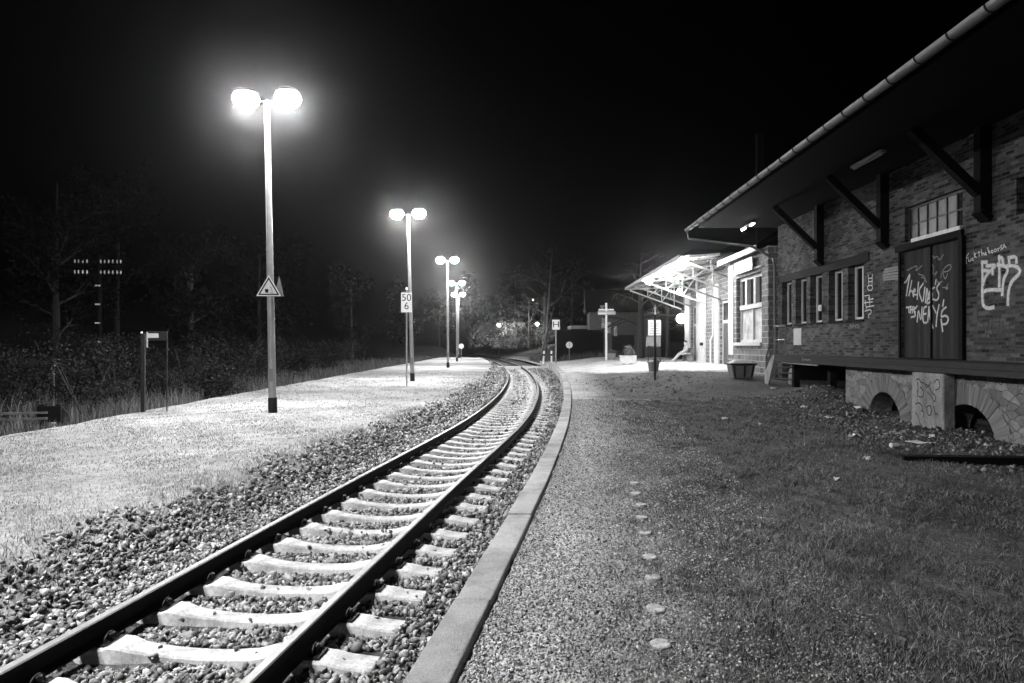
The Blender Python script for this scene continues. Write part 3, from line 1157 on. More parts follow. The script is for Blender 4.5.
bush_spots = [(85, 19.5, 1.9, 2.1), (118, 23, 2.4, 2.6), (190, 27, 2.6, 2.6), (215, 23, 1.7, 1.5), (235, 31, 2.8, 2.4), (262, 36, 3.0, 2.5), (30, 21, 2.2, 1.7), (6, 19, 1.9, 2.0), (300, 44, 3.2, 2.4), (330, 52, 3.4, 2.4), (157, 21.5, 1.5, 1.2), (60, 25, 2.6, 2.9)]
bush_words = ['ragged dark bush right of the low buffer frame', 'tall dark bush at the foot of the telegraph pole', 'broad dark bush right of the small station sign', 'low weedy bush nearest the platform right of the sign', 'dark bush left of the tall front lamp post', 'wide bush just behind the tall front lamp post',
              'low bush behind the buffer frame at the left', 'bush at the left border of the photo', 'far bush between the first and second lamp posts', 'hazy bush farthest along the platform back', 'small bush seen between the legs of the station sign', 'high dim bush behind the little shunting signal']
for (px, d, w, hh), lab in zip(bush_spots, bush_words):
    x = gp(px, d)
    if x > -9.9:
        x = -10.2
    bush(x, d, float(z_left(x, d)) - 0.05, w * 0.95, hh * 0.9, 2600, 0.028 + d * 0.0009, lab, dens=16)

for i, (x, d, hh, w, lab) in enumerate([(-15.5, 33, 7.5, 2.6, 'dim round tree behind the station sign'), (-20, 30, 10, 3.4, 'tall dark tree left of the telegraph pole'), (-17, 46, 9, 3.2, 'dark tree seen right of the tall front lamp post'),
                                        (-26, 45, 13, 4.2, 'tallest dark tree on the wooded slope'), (-15.5, 66, 9, 3.2, 'hazy tree just left of the second lamp post'), (-13, 84, 10, 3.4, 'far hazy tree left of the third lamp post'), (-24, 70, 14, 4.5, 'large hazy tree on the slope behind the second lamp')]):
    leafy_tree(x, d, float(z_left(x, d)) - 0.1, hh, w, 3600, 0.07 + d * 0.0016, lab, 'trees on the slope left of the line')
for i, (px, d, hh, w, lab) in enumerate([(470, 118, 13, 4.5, 'far dark tree left of the two distant lamps'), (515, 128, 17, 5, 'tall far tree between the two distant lamps'), (545, 108, 18, 4.0, 'slender tall dark tree above the stop sign'), (572, 120, 15, 5, 'far dark tree above the round sign'), (440, 140, 12, 5, 'farthest hazy tree behind the row of lamps')]):
    x = gp(px, d)
    leafy_tree(x, d, 1.2, hh, w, 2600, 0.32, lab, 'dark trees at the far end of the line', 0.3, conif=(i in (1, 2)))
# bare birch with a leaning stem, bushes lit by the two far lamps
bare_tree(gp(545, 84), 84, 0.6, 13, 'slender pale bare birch left of the stop sign', 'bare trees', 0.14, 'bark_pale', 0.6, 0.02, 10, lean=(0.9, 0))
bare_tree(gp(541, 80), 80, 0.5, 5.5, 'short leaning bare stem beside the pale birch', 'bare trees', 0.12, 'bark_pale', 0.5, 0, 4, lean=(1.5, 0))
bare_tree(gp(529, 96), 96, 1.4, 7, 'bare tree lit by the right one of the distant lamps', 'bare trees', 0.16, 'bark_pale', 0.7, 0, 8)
bare_tree(gp(641, 57), 57, 0.35, 9.5, 'big bare tree with drooping branches left of the canopy', 'bare trees', 0.28, 'bark', 0.8, 0.09, 14, depth=2)
bare_tree(gp(668, 60), 60, 0.35, 9.0, 'bare tree half hidden behind the station canopy', 'bare trees', 0.18, 'bark', 0.8, 0.08, 12, depth=2)
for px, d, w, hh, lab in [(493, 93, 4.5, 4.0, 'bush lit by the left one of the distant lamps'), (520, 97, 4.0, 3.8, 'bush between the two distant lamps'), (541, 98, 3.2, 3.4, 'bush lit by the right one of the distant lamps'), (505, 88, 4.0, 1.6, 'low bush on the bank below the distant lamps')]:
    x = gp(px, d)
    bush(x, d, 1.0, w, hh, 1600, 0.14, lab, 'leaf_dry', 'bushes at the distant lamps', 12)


# ------------------------------------------------------------------ platform lamps
LAMP_H = 7.45


def make_lamp():
    t = thing('platform_lamp', 'x', 'lamp post', (0, 0, 0), 0, 'twin lamp posts along the turf platform')
    MB().lathe([(0.105, -0.1), (0.105, 0.34), (0.095, 0.36)], n=16).build('base_sleeve', M['black_paint'], t, True)
    MB().lathe([(0.09, 0.36), (0.088, 1.0), (0.078, 3.2), (0.062, LAMP_H - 0.1), (0.04, LAMP_H + 0.02)], n=16).build('pole', M['pole'], t, True)
    MB().box(-0.05, 0.05, -0.095, -0.08, 0.75, 1.05).build('service_door', M['grey_metal'], t)
    MB().tube([(-0.48, 0, LAMP_H + 0.02), (0, 0, LAMP_H - 0.02), (0.48, 0, LAMP_H + 0.02)], 0.028, 8).build('arm', M['pole'], t)
    for s in (-1, 1):
        b = MB()
        b.lathe([(0.035, 0.30), (0.20, 0.26), (0.29, 0.19), (0.29, 0.17)], (s * 0.5, 0, LAMP_H), 20)
        hd = b.build('lamp_head', M['grey_metal'], t, True)
        g = MB()
        g.lathe([(0.20, -0.125), (0.28, -0.06), (0.315, 0.03), (0.30, 0.11), (0.25, 0.165)], (s * 0.5, 0, LAMP_H), 18)
        df = g.build('diffuser', M['lamp_side'], hd, True)
        g = MB()
        g.lathe([(0.06, -0.175), (0.14, -0.16), (0.198, -0.128)], (s * 0.5, 0, LAMP_H), 16)
        g.build('lens', M['lamp'], df)
    return t


lamps = [(-5.71, 16.3, -0.020, 'tallest front twin lamp post carrying the triangular warning sign'),
         (gp(412.5, 30.5), 30.5, -0.028, 'second twin lamp post standing beside the speed sign'),
         (gp(448, 47.5), 47.5, -0.006, 'third twin lamp post along the turf platform'),
         (gp(457, 65.0), 65.0, -0.006, 'fourth twin lamp post, nearly in line with the last'),
         (gp(458.5, 80.0), 80.0, -0.004, 'last and smallest twin lamp post in the row'),
         (-6.4, 2.3, 0.0, 'twin lamp post of the same row, beside the photographer')]
proto = make_lamp()
for i, (x, y, tilt, lab) in enumerate(lamps):
    o = proto if i == 0 else copy_tree(proto)
    o.location = (x, y, float(z_left(x, y)))
    o.rotation_euler = (0, tilt, 0)
    o['label'] = lab

# warning triangle on the first lamp post (two plates, back to back)
x, y = -5.71, 16.3
tz = EYE + (344 - 289) * 16.2 / F


def tri(c, r, fr=1.0):
    return [(c[0] + r * math.sin(a) * fr, c[1] + r * math.cos(a)) for a in (0, R(120), R(240))]


ws = thing('warning_sign', 'white triangular warning sign strapped to the front lamp post', 'sign', (x - 0.06, y - 0.115, tz), R(4))
b = MB()
b.prism(tri((0, 0), 0.335), lambda u, v, t: (u, t, v), 0, 0.006)
b.build('plate', M['white_paint'], ws)
b = MB()
o_, i_ = tri((0, 0), 0.285), tri((0, 0), 0.225)
for k in range(3):
    k2 = (k + 1) % 3
    b.prism([o_[k], o_[k2], i_[k2], i_[k]], lambda u, v, t: (u, t, v), -0.004, -0.0005)
b.build('border', M['black_paint'], ws)
b = MB()
b.mi = 0
b.prism([(-0.085, 0.0), (-0.02, 0.0), (0.0, -0.02), (-0.012, -0.09), (-0.075, -0.09), (-0.09, -0.03)], lambda u, v, t: (u, t, v), -0.006, -0.001)
b.ribbon([(0.03, 0.05), (0.075, 0.02), (0.05, -0.02), (0.10, -0.05)], 0.014, lambda u, v: (u, -0.003, v))
b.ribbon([(0.03, -0.085), (0.105, -0.095)], 0.012, lambda u, v: (u, -0.003, v))
b.build('pictogram', M['black_paint'], ws)
b = MB()
for dz in (-0.1, 0.05):
    b.lathe([(0.093, dz), (0.093, dz + 0.03)], (0.06, 0.115, 0), 14)
b.build('strap', M['grey_metal'], ws)
b = MB()
b.prism(tri((0, 0), 0.33, 0.4), lambda u, v, t: (u + 0.19, t + 0.2, v), 0, 0.006)
b.build('rear_plate', M['grey_metal'], ws)

# speed sign 50/6
x, y = gp(406.5, 27.2), 27.2
sp = thing('speed_sign', 'white kilometre plate reading 50 over 6 on a slim post', 'sign', (x, y, 0.0))
H50 = EYE + (344 - 289) * y / F
MB().tube([(0, 0.03, -0.2), (0, 0.03, H50)], 0.032, 10).build('post', M['pole'], sp, True)
MB().lathe([(0.04, -0.03), (0.05, 0.0), (0.04, 0.05), (0.015, 0.065)], (0, 0.03, H50), 10).build('post_cap', M['white_paint'], sp, True)
zc = EYE + (344 - 302.5) * y / F
MB().box(-0.215, 0.215, -0.02, -0.008, zc - 0.39, zc + 0.39).build('plate', M['white_paint'], sp, bevel=0.004)
text_mesh('50', 0.40, 'digits', M['black_paint'], sp, Matrix.Translation((0, -0.0245, zc + 0.185)) @ FACE_CAM)
text_mesh('6', 0.40, 'digits', M['black_paint'], sp, Matrix.Translation((0, -0.0245, zc - 0.15)) @ FACE_CAM)

# small round sign at the far end of the turf platform
x, y = gp(461.3, 74), 74
rs = thing('round_sign', 'small pale round sign beside the farthest lamp posts', 'sign', (x, y, float(z_left(x, y))))
zc = EYE - 2.2 * y / F
MB().tube([(0, 0.02, -0.1), (0, 0.02, zc)], 0.035, 8).build('post', M['pole'], rs)
MB().prism([(0.27 * math.cos(a), 0.27 * math.sin(a)) for a in np.linspace(0, 6.283, 20, endpoint=False)], lambda u, v, t: (u, t, v + zc), -0.03, -0.015).build('plate', M['white_paint'], rs)

# small station sign on two posts behind the platform
y = 16.6
ss = thing('station_sign', 'small dark sign board on two posts at the back of the turf platform', 'sign', (gp(143, y), y, -0.3), R(12))
H = EYE + (344 - 331) * y / F + 0.3
MB().box(-0.045, 0.045, -0.045, 0.045, -0.1, H - 0.06).build('post', M['dark_metal'], ss, bevel=0.006)
MB().box(0.52, 0.545, 0.0, 0.025, -0.1, H).build('post', M['dark_metal'], ss)
MB().box(0.06, 0.52, -0.02, 0.005, H - 0.23, H).build('board', M['dark_metal'], ss)
MB().box(0.10, 0.35, -0.026, -0.0205, H - 0.165, H - 0.055).build('lettering_panel', M['sign_grey'], ss)
MB().box(0.085, 0.115, -0.034, -0.027, H - 0.40, H - 0.02).build('hanging_strip', M['sign_grey'], ss)
MB().lathe([(0.02, 0), (0.03, 0.02), (0.02, 0.05)], (-0.03, -0.02, H - 0.07), 8).build('reflector', M['white_paint'], ss)

# buffer frame and shunting signal at the left
y = 17.0
bx = gp(50, y)
bf = thing('buffer_stop', 'low dark buffer stop with two pale rails, at the left border', 'buffer stop', (bx, y, float(z_left(bx, y))), R(3))
for dx in (-0.2, 0.2):
    MB().bar((dx, 0.05, -0.1), (dx, 0.05, 0.55), 0.12, 0.14).build('post', M['timber'], bf)
MB().box(-0.29, 0.29, -0.06, 0.0, 0.12, 0.52).build('buffer_board', M['black_paint'], bf, bevel=0.01)
for zz in (0.22, 0.36):
    MB().bar((-2.6, -0.3, zz - 0.03), (-0.02, -0.08, zz), 0.06, 0.05).build('rail_bar', M['grey_metal'], bf)
MB().box(0.10, 0.20, -0.16, -0.07, -0.05, 0.12).build('foot_block', M['sign_grey'], bf)
y = 19.5
bx = gp(53, y)
sg = thing('shunting_signal', 'small post signal with slatted head above the buffer stop', 'signal', (bx, y, float(z_left(bx, y))), R(-8))
hs = EYE + (344 - 362) * y / F - float(z_left(bx, y))
MB().bar((0, 0, -0.1), (0, 0, hs - 0.1), 0.05, 0.05).build('post', M['grey_metal'], sg)
MB().bar((-0.4, 0, -0.1), (-0.02, 0, hs - 0.35), 0.025, 0.025).build('stay', M['grey_metal'], sg)
MB().box(-0.04, 0.05, -0.04, 0.04, hs - 0.22, hs - 0.08).build('lamp_box', M['sign_grey'], sg, bevel=0.005)
for k in range(3):
    MB().box(-0.12, 0.19, -0.02, 0.02, hs - 0.05 + k * 0.055, hs - 0.02 + k * 0.055).build('slat', M['grey_metal'], sg)

# telegraph pole with insulators
y = 30.0
bx = gp(98.5, y)
bz = float(z_left(bx, y))
tp = thing('telegraph_pole', 'dark telegraph pole with two crossarms of pale insulators', 'telegraph pole', (bx, y, bz), R(6))
hp = EYE + (344 - 255) * y / F - bz
MB().lathe([(0.13, -0.3), (0.11, hp * 0.5), (0.085, hp)], n=12).build('pole', M['timber'], tp, True)
for k, dz in enumerate((0.38, 0.85)):
    arm = MB().box(-1.05, 1.05, -0.13, -0.05, hp - dz - 0.06, hp - dz).build('crossarm', M['timber'], tp)
    for px_ in (-0.95, -0.8, -0.62, -0.45, 0.12, 0.28, 0.45, 0.62, 0.8, 0.95):
        ins = MB().lathe([(0.015, 0), (0.015, 0.05), (0.04, 0.05), (0.035, 0.1), (0.025, 0.12), (0.035, 0.14), (0.015, 0.17)], (px_, -0.09, hp - dz), 8)
        ins.build('insulator', M['porcelain'], arm, True)
for k in range(4):
    zz = hp - 1.35 - 0.82 * k
    MB().box(-0.10, 0.11, -0.14, -0.115, zz - 0.03, zz + 0.03).build('step_band', M['porcelain'], tp)

# ------------------------------------------------------------------ goods shed
A0, D0 = 9.37, 18.0
ROT = -math.atan(T)


def frame_xy(a, d):
    return (a + T * d, d)


shed = thing('goods_shed', 'dark brick goods shed with deep eaves and graffiti along its dock', 'goods shed', (*frame_xy(A0, D0), 0.0), ROT)


def S(a, d, z):
    return (a - A0, d - D0, z)


def wall_panel(mb, a, th, d0, d1, z0, z1, opens):
    ds = sorted({d0, d1, *[o[0] for o in opens], *[o[1] for o in opens]})
    zs = sorted({z0, z1, *[o[2] for o in opens], *[o[3] for o in opens]})

    def solid(i, j):
        if i < 0 or j < 0 or i >= len(ds) - 1 or j >= len(zs) - 1:
            return False
        dm, zm = (ds[i] + ds[i + 1]) / 2, (zs[j] + zs[j + 1]) / 2
        return not any(o[0] < dm < o[1] and o[2] < zm < o[3] for o in opens)
    for i in range(len(ds) - 1):
        for j in range(len(zs) - 1):
            if not solid(i, j):
                continue
            p, q, r, t = ds[i], ds[i + 1], zs[j], zs[j + 1]
            mb.add([(a, p, r), (a, q, r), (a, q, t), (a, p, t)], [(0, 1, 2, 3)])
            mb.add([(a + th, p, r), (a + th, q, r), (a + th, q, t), (a + th, p, t)], [(0, 1, 2, 3)])
            for ii, jj, e in ((i - 1, j, [(p, r), (p, t)]), (i + 1, j, [(q, r), (q, t)]), (i, j - 1, [(p, r), (q, r)]), (i, j + 1, [(p, t), (q, t)])):
                if not solid(ii, jj):
                    (u0, v0), (u1, v1) = e
                    mb.add([(a, u0, v0), (a, u1, v1), (a + th, u1, v1), (a + th, u0, v0)], [(0, 1, 2, 3)])


DOCK = 1.29


def wpt(px, row, a=A0):
    """pixel -> (d, z) on the plane a of the station front"""
    d = a / ((px - 512.0) / F - T)
    return d, EYE - (row - HOR) * d / F


wins = []
for x0, x1, r0, r1 in ((783.7, 789.8, 282, 322.6), (797.5, 804.6, 278, 322.6), (811, 821.5, 273, 321), (829, 842.5, 268.6, 320), (848, 864, 263, 318.6)):
    da, db = wpt(x1, r0)[0], wpt(x0, r0)[0]
    wins.append((da, db))
WZ0, WZ1 = 2.36, 3.94
wins = [((a + b) / 2 - 0.47, (a + b) / 2 + 0.47, WZ0, WZ1) for a, b in wins]
dr0, dr1 = wpt(962, 300)[0], wpt(902, 300)[0]
DOOR = (dr0, dr1, DOCK, 3.97)
TRANS = (dr0 - 0.05, dr1 - 0.15, 4.20, 5.06)
FARW = (wpt(1030, 200)[0], wpt(1017, 200)[0], 4.15, 4.85)
w = MB()
wall_panel(w, 0, 0.36, -12 - 0, 26.0 - D0, -0.3, 7.25, [(o[0] - D0, o[1] - D0, o[2], o[3]) for o in wins + [DOOR, TRANS, FARW, (18.9, 25.6, -0.29, 1.15)]])
MB().box(0.361, 5.9, 26.0 - D0 - 0.36, 26.0 - D0 - 0.002, -0.3, 7.25).build('end_wall', M['roof'], shed)  # near-black material paints the darkness seen through the opening under the dock
MB().box(5.5, 5.9, -12, 26.0 - D0 - 0.361, -0.3, 9.5).build('rear_wall', M['roof'], shed)
w.build('wall', M['brick'], shed)
# lintel over the five windows, sills, frames
lt = wins[0][1]
MB().box(-0.025, 0.12, wins[-1][0] - 0.35 - D0, wins[0][1] + 0.3 - D0, WZ1 + 0.002, WZ1 + 0.26).build('lintel', M['timber'], shed)
for d0, d1, z0, z1 in wins:
    win = MB()
    f = 0.075
    a0, a1 = 0.2, 0.27
    p, q = d0 - D0, d1 - D0
    # inner white casement: outer frame plus mullion
    win.box(a0, a1, p, p + f, z0, z1).box(a0, a1, q - f, q, z0, z1)
    win.box(a0, a1, p + f, q - f, z0, z0 + f).box(a0, a1, p + f, q - f, z1 - f, z1)
    win.box(a0 + 0.01, a1, (p + q) / 2 - 0.035, (p + q) / 2 + 0.035, z0 + f, z1 - f)
    wo = win.build('window', M['frame_white'], shed)
    MB().box(a1 - 0.03, a1 - 0.02, p + f, q - f, z0 + f, z1 - f).build('pane', M['pane_dark'], wo)
    MB().box(-0.05, 0.19, p - 0.04, q + 0.04, z0 - 0.06, z0 - 0.003).build('sill', M['timber'], wo)
# transom window above the door
p, q = TRANS[0] - D0, TRANS[1] - D0
tw = MB()
f = 0.06
tw.box(0.10, 0.16, p, p + f, TRANS[2], TRANS[3]).box(0.10, 0.16, q - f, q, TRANS[2], TRANS[3])
tw.box(0.10, 0.16, p + f, q - f, TRANS[2], TRANS[2] + f).box(0.10, 0.16, p + f, q - f, TRANS[3] - f, TRANS[3])
for k in range(1, 6):
    yy = p + (q - p) * k / 6
    tw.box(0.105, 0.15, yy - 0.018, yy + 0.018, TRANS[2] + f, TRANS[3] - f)
zz = (TRANS[2] + TRANS[3]) / 2
tw.box(0.112, 0.148, p + f, q - f, zz - 0.018, zz + 0.018)
two = tw.build('transom_window', M['frame_grey'], shed)
for k in range(6):
    for j in range(2):
        y0, y1 = p + (q - p) * k / 6, p + (q - p) * (k + 1) / 6
        z0, z1 = (TRANS[2], zz) if j == 0 else (zz, TRANS[3])
        broken = (k, j) in ((0, 0),)
        MB().box(0.13, 0.136, y0 + 0.02, y1 - 0.02, z0 + 0.02, z1 - 0.02).build('pane', M['pane_dark'] if broken or (k, j) == (0, 1) else M['pane_grey'], two)
MB().box(-0.04, 0.09, p + 0.05, q - 0.35, TRANS[2] - 0.05, TRANS[2] + 0.035).build('sill', M['frame_white'], two)
MB().box(-0.07, -0.003, p - 0.05, q + 0.35, 3.98, 4.14).build('door_lintel', M['timber'], shed)
# dark square window at the right border
p, q = FARW[0] - D0, FARW[1] - D0
fo = MB().box(0.14, 0.2, p, q, FARW[2], FARW[2] + 0.07).box(0.14, 0.2, p, q, FARW[3] - 0.07, FARW[3]).box(0.14, 0.2, p, p + 0.07, FARW[2] + 0.07, FARW[3] - 0.07).box(0.14, 0.2, q - 0.07, q, FARW[2] + 0.07, FARW[3] - 0.07).build('window', M['frame_grey'], shed)
MB().box(0.17, 0.18, p + 0.07, q - 0.07, FARW[2] + 0.07, FARW[3] - 0.07).build('pane', M['pane_dark'], fo)
# sliding door
p, q = DOOR[0] - D0, DOOR[1] - D0
dz0 = DOCK + 0.02
dm = MB()
dm.box(0.06, 0.12, p, q, dz0, DOOR[3] - 0.003)
door = dm.build('sliding_door', M['door_wood'], shed)
MB().box(0.02, 0.058, (p + q) / 2 - 0.012, (p + q) / 2 + 0.012, dz0, DOOR[3] - 0.02).build('meeting_stile', M['timber'], door)
MB().box(-0.09, -0.004, p - 0.16, p - 0.02, DOCK + 0.01, 4.0).build('door_post', M['timber'], shed)
MB().box(-0.05, -0.004, q + 0.01, q + 0.08, DOCK + 0.01, 3.97).build('door_post', M['timber'], shed)

# eave brackets
for d in (22.0, 18.0, 14.0, 10.0):
    v = d - D0
    bk = MB()
    bk.bar((-0.11, v, 4.33), (-0.11, v, 6.115), 0.24, 0.22)
    br = bk.build('bracket', M['timber'], shed)
    MB().bar((-0.2, v, 4.75), (-1.55, v, 6.08), 0.18, 0.18).build('strut', M['timber'], br)
    MB().bar((-0.02, v, 4.2), (-0.22, v, 4.38), 0.3, 0.12).build('corbel', M['timber'], br)
MB().box(-3.0, -0.003, -11.9, 26.2 - D0, 6.12, 6.145).build('added_soffit', M['roof'], shed)  # flat boarding added so the upper wall and roof underside stay black
# roof slab with its underside, gable end at d = 28.9
ag, zg = 6.0, 6.02
RO0, RO1 = -12.0, 26.3 - D0
ro = MB()
ua, ub = ag - A0 + 0.10, 6.0
z0, z1 = zg + 0.06, zg + 0.06 + (ub - ua) * 0.42
ro.add([(ua, RO0, z0), (ub, RO0, z1), (ub, RO1, z1), (ua, RO1, z0), (ua, RO0, z0 + 0.14), (ub, RO0, z1 + 0.14), (ub, RO1, z1 + 0.14), (ua, RO1, z0 + 0.14)],
       [(0, 3, 2, 1), (4, 5, 6, 7), (0, 1, 5, 4), (1, 2, 6, 5), (2, 3, 7, 6), (3, 0, 4, 7)])
roof = ro.build('roof', M['roof'], shed)
# gutter: half round, with straps
gt = MB()
gv, gf = [], []
ysg = np.linspace(RO0, RO1, 30)
nk = 9
gr = 0.10
for yv in ysg:
    for k in range(nk):
        t = math.pi + math.pi * k / (nk - 1)
        gv.append((ag - A0 + gr * math.cos(t), yv, zg + 0.06 + gr * math.sin(t)))
    for k in reversed(range(nk)):
        t = math.pi + math.pi * k / (nk - 1)
        gv.append((ag - A0 + (gr - 0.008) * math.cos(t), yv, zg + 0.06 + (gr - 0.008) * math.sin(t)))
m2 = nk * 2
for i in range(len(ysg) - 1):
    for k in range(m2):
        k2 = (k + 1) % m2
        gf.append((i * m2 + k, i * m2 + k2, (i + 1) * m2 + k2, (i + 1) * m2 + k))
gf.append(tuple(range(m2)))
gf.append(tuple(range((len(ysg) - 1) * m2, len(ysg) * m2)))
gt.add(gv, gf)
gut = gt.build('gutter', M['gutter'], shed, True)
yv = RO1 - 0.3
k = 0
while yv > RO0:
    st_ = MB()
    pts = [(ag - A0 + (gr + 0.006) * math.cos(math.pi + math.pi * t / 10), yv, zg + 0.06 + (gr + 0.006) * math.sin(math.pi + math.pi * t / 10)) for t in range(11)]
    st_.tube(pts, 0.012, 5)
    st_.build('gutter_strap', M['black_paint'], gut)
    yv -= 0.82
# downpipe from the gutter end back to the wall corner and down it
dp = MB()
dp.tube([S(ag, 26.2, zg - 0.02), S(ag + 0.03, 26.2, zg - 0.30), S(7.6, 26.18, 5.50), S(8.42, 26.15, 5.40), S(9.2, 26.12, 4.95), S(9.28, 26.1, 4.7), S(9.28, 26.1, 0.3)], 0.05, 8)
dp.build('downpipe', M['gutter'], shed, True)

# graffiti on wall and door
ti = [0]


def strokes(name, plane_a, conv, lines, width, mat, parent, lift=0.004):
    b = MB()
    for ln in lines:
        pts = []
        for p_ in ln:
            px, row = conv(*p_)
            d, z = wpt(px, row, plane_a)
            pts.append((d, z))
        # smooth the line a little
        P2 = [Vector(p_) for p_ in pts]
        if len(P2) > 2:
            for _ in range(2):
                Q = [P2[0]]
                for i in range(len(P2) - 1):
                    Q += [P2[i].lerp(P2[i + 1], 0.25), P2[i].lerp(P2[i + 1], 0.75)]
                Q.append(P2[-1])
                P2 = Q
        ti[0] += 1
        off = plane_a - lift - 0.00015 * (ti[0] % 20)
        b.ribbon([tuple(p_) for p_ in P2], width, lambda u, v: (off - A0, u - D0, v))
    return b.build(name, mat, parent)


c2 = lambda u, v: (960 + u / 10.5, 235 + v / 10.5)
c3 = lambda u, v: (960 + u / 9.11, 290 + v / 9.11)
c1 = lambda u, v: (895 + u / 5.93, 225 + v / 5.94)
c7 = lambda u, v: (850 + u / 7.18, 250 + v / 7.19)
bold = [[(240, 290), (245, 420), (240, 560), (242, 680), (250, 745), (300, 775), (360, 758)], [(235, 285), (290, 285)], [(285, 325), (400, 310), (330, 370), (270, 440), (250, 520)], [(350, 340), (350, 410)],
        [(240, 370), (300, 375)], [(420, 220), (422, 400), (420, 540)], [(420, 240), (455, 240), (462, 300)], [(400, 310), (500, 330), (512, 380), (460, 460), (450, 630)], [(520, 230), (525, 300)], [(515, 240), (600, 220), (600, 290)],
        [(500, 325), (590, 320), (645, 370), (620, 420), (550, 480), (515, 580), (510, 690), (508, 730)], [(250, 600), (290, 575), (440, 575)]]
strokes('wall_graffiti', A0, c2, bold, 0.115, M['paint_haze'], shed, 0.0005)
strokes('wall_graffiti', A0, c2, bold, 0.07, M['paint_white'], shed)
small = [[(75, 300), (70, 230), (100, 190)], [(70, 245), (95, 238)], [(95, 255), (102, 280), (118, 272), (124, 250)], [(146, 240), (132, 248), (136, 266), (150, 262)], [(155, 180), (162, 240)], [(178, 190), (158, 215), (180, 235)],
         [(195, 185), (218, 178)], [(205, 170), (210, 225)], [(230, 150), (240, 215)], [(238, 195), (255, 185), (262, 212)], [(268, 200), (286, 190), (275, 175), (268, 208), (290, 206)],
         [(300, 130), (310, 195), (330, 180), (312, 165)], [(340, 160), (338, 185), (356, 186), (360, 162), (342, 158)], [(372, 148), (370, 175), (390, 174), (394, 150), (374, 146)], [(404, 140), (412, 170)], [(406, 150), (426, 132)], [(448, 105), (430, 118), (450, 138), (434, 158)], [(470, 95), (456, 150)], [(468, 95), (492, 135)], [(460, 128), (484, 120)]]
strokes('wall_graffiti', A0, c2, small, 0.022, M['paint_white'], shed)
dark = [[(170, 200), (160, 270), (215, 300), (225, 330)], [(275, 260), (250, 400), (205, 550), (240, 510), (300, 495), (345, 550)], [(300, 250), (290, 370), (325, 410), (360, 370), (370, 250)], [(462, 280), (455, 420), (450, 540)], [(460, 290), (520, 275), (545, 320), (520, 350)], [(395, 290), (410, 420), (405, 550), (460, 560), (515, 572)], [(580, 300), (540, 360), (500, 420), (520, 560)]]
strokes('wall_graffiti', A0, c3, dark, 0.03, M['paint_dark'], shed)
PD = A0 + 0.06
king = [[(50, 345), (70, 338), (95, 280), (82, 340), (70, 420)], [(102, 330), (85, 420)], [(88, 400), (105, 385), (112, 425)], [(108, 402), (126, 390), (116, 376), (106, 410), (130, 415)],
        [(142, 340), (134, 440)], [(170, 348), (140, 390), (164, 455)], [(180, 370), (170, 450)], [(184, 462), (192, 350), (204, 470), (216, 358)], [(238, 370), (212, 384), (196, 440), (190, 470), (215, 455), (228, 400), (208, 405)], [(246, 328), (242, 352)], [(268, 345), (246, 375), (266, 410), (254, 450), (226, 440)],
        [(70, 490), (100, 485)], [(84, 490), (86, 520)], [(96, 486), (94, 522)], [(96, 504), (106, 502)], [(108, 485), (106, 522)], [(116, 486), (114, 515), (124, 518)], [(134, 482), (112, 508), (128, 540), (98, 548)], [(134, 575), (142, 490), (156, 582), (164, 488)], [(190, 484), (172, 490), (166, 580), (190, 580)], [(168, 532), (186, 526)], [(204, 486), (196, 575)], [(222, 478), (202, 530), (228, 612)], [(226, 480), (246, 522)], [(264, 474), (250, 540), (246, 602)], [(292, 445), (286, 482)],
        [(306, 488), (282, 505), (274, 550), (300, 535), (322, 552), (310, 588), (284, 590)], [(276, 560), (285, 632)]]
strokes('door_graffiti', PD, c1, king, 0.075, M['paint_haze'], door, 0.0005)
strokes('door_graffiti', PD, c1, king, 0.036, M['paint_white'], door)
scrib = [[(215, 180), (240, 190), (225, 205), (255, 180), (265, 215), (290, 175)], [(220, 230), (235, 250), (225, 300), (260, 270), (240, 300)], [(275, 310), (290, 260), (330, 228), (340, 255), (310, 280), (285, 275), (300, 330), (315, 290)], [(250, 320), (255, 345), (285, 335)], [(285, 370), (325, 372), (300, 385), (318, 350)], [(75, 270), (110, 250), (140, 240), (120, 280), (165, 240)], [(160, 310), (185, 320), (175, 340)], [(140, 290), (175, 300), (190, 340)]]
strokes('door_graffiti', PD, c1, scrib, 0.03, M['paint_grey'], door)
vert = [[(136, 178), (138, 260)], [(164, 174), (162, 250)], [(136, 205), (164, 200)], [(136, 228), (164, 226)], [(128, 262), (132, 290), (160, 290), (168, 262), (148, 250), (128, 262)], [(108, 330), (150, 322), (128, 360), (170, 350)], [(105, 380), (165, 372)], [(112, 360), (120, 425)], [(142, 330), (146, 410)], [(120, 410), (175, 400)], [(110, 440), (150, 425), (160, 450), (130, 470), (140, 490)]]
strokes('wall_graffiti', A0, c7, vert, 0.028, M['paint_white'], shed)
patch = [[(252, 142), (368, 118)], [(245, 160), (366, 138)], [(240, 180), (366, 160)], [(242, 198), (366, 182)], [(244, 214), (366, 203)]]
strokes('wall_graffiti', A0, c7, [[p for p in ln] for ln in patch], 0.055, M['paint_grey'], shed)
strokes('wall_graffiti', A0, c7, [[(0, 535), (15, 560), (30, 538), (45, 560)], [(40, 540), (72, 536), (60, 558)]], 0.03, M['paint_grey'], shed)
d0, z0 = wpt(794, 345)
d1, z1 = wpt(801.7, 331)
po = MB().box(-0.012, -0.004, d1 - D0, d0 - D0, z0, z1 + 0.1).build('notice', M['sign_grey'], shed)
bd, bz_ = wpt(822, 308)
MB().box(-0.07, -0.003, bd - 0.14 - D0, bd + 0.14 - D0, bz_ - 0.1, bz_ + 0.1).build('meter_box', M['grey_metal'], shed, bevel=0.01)

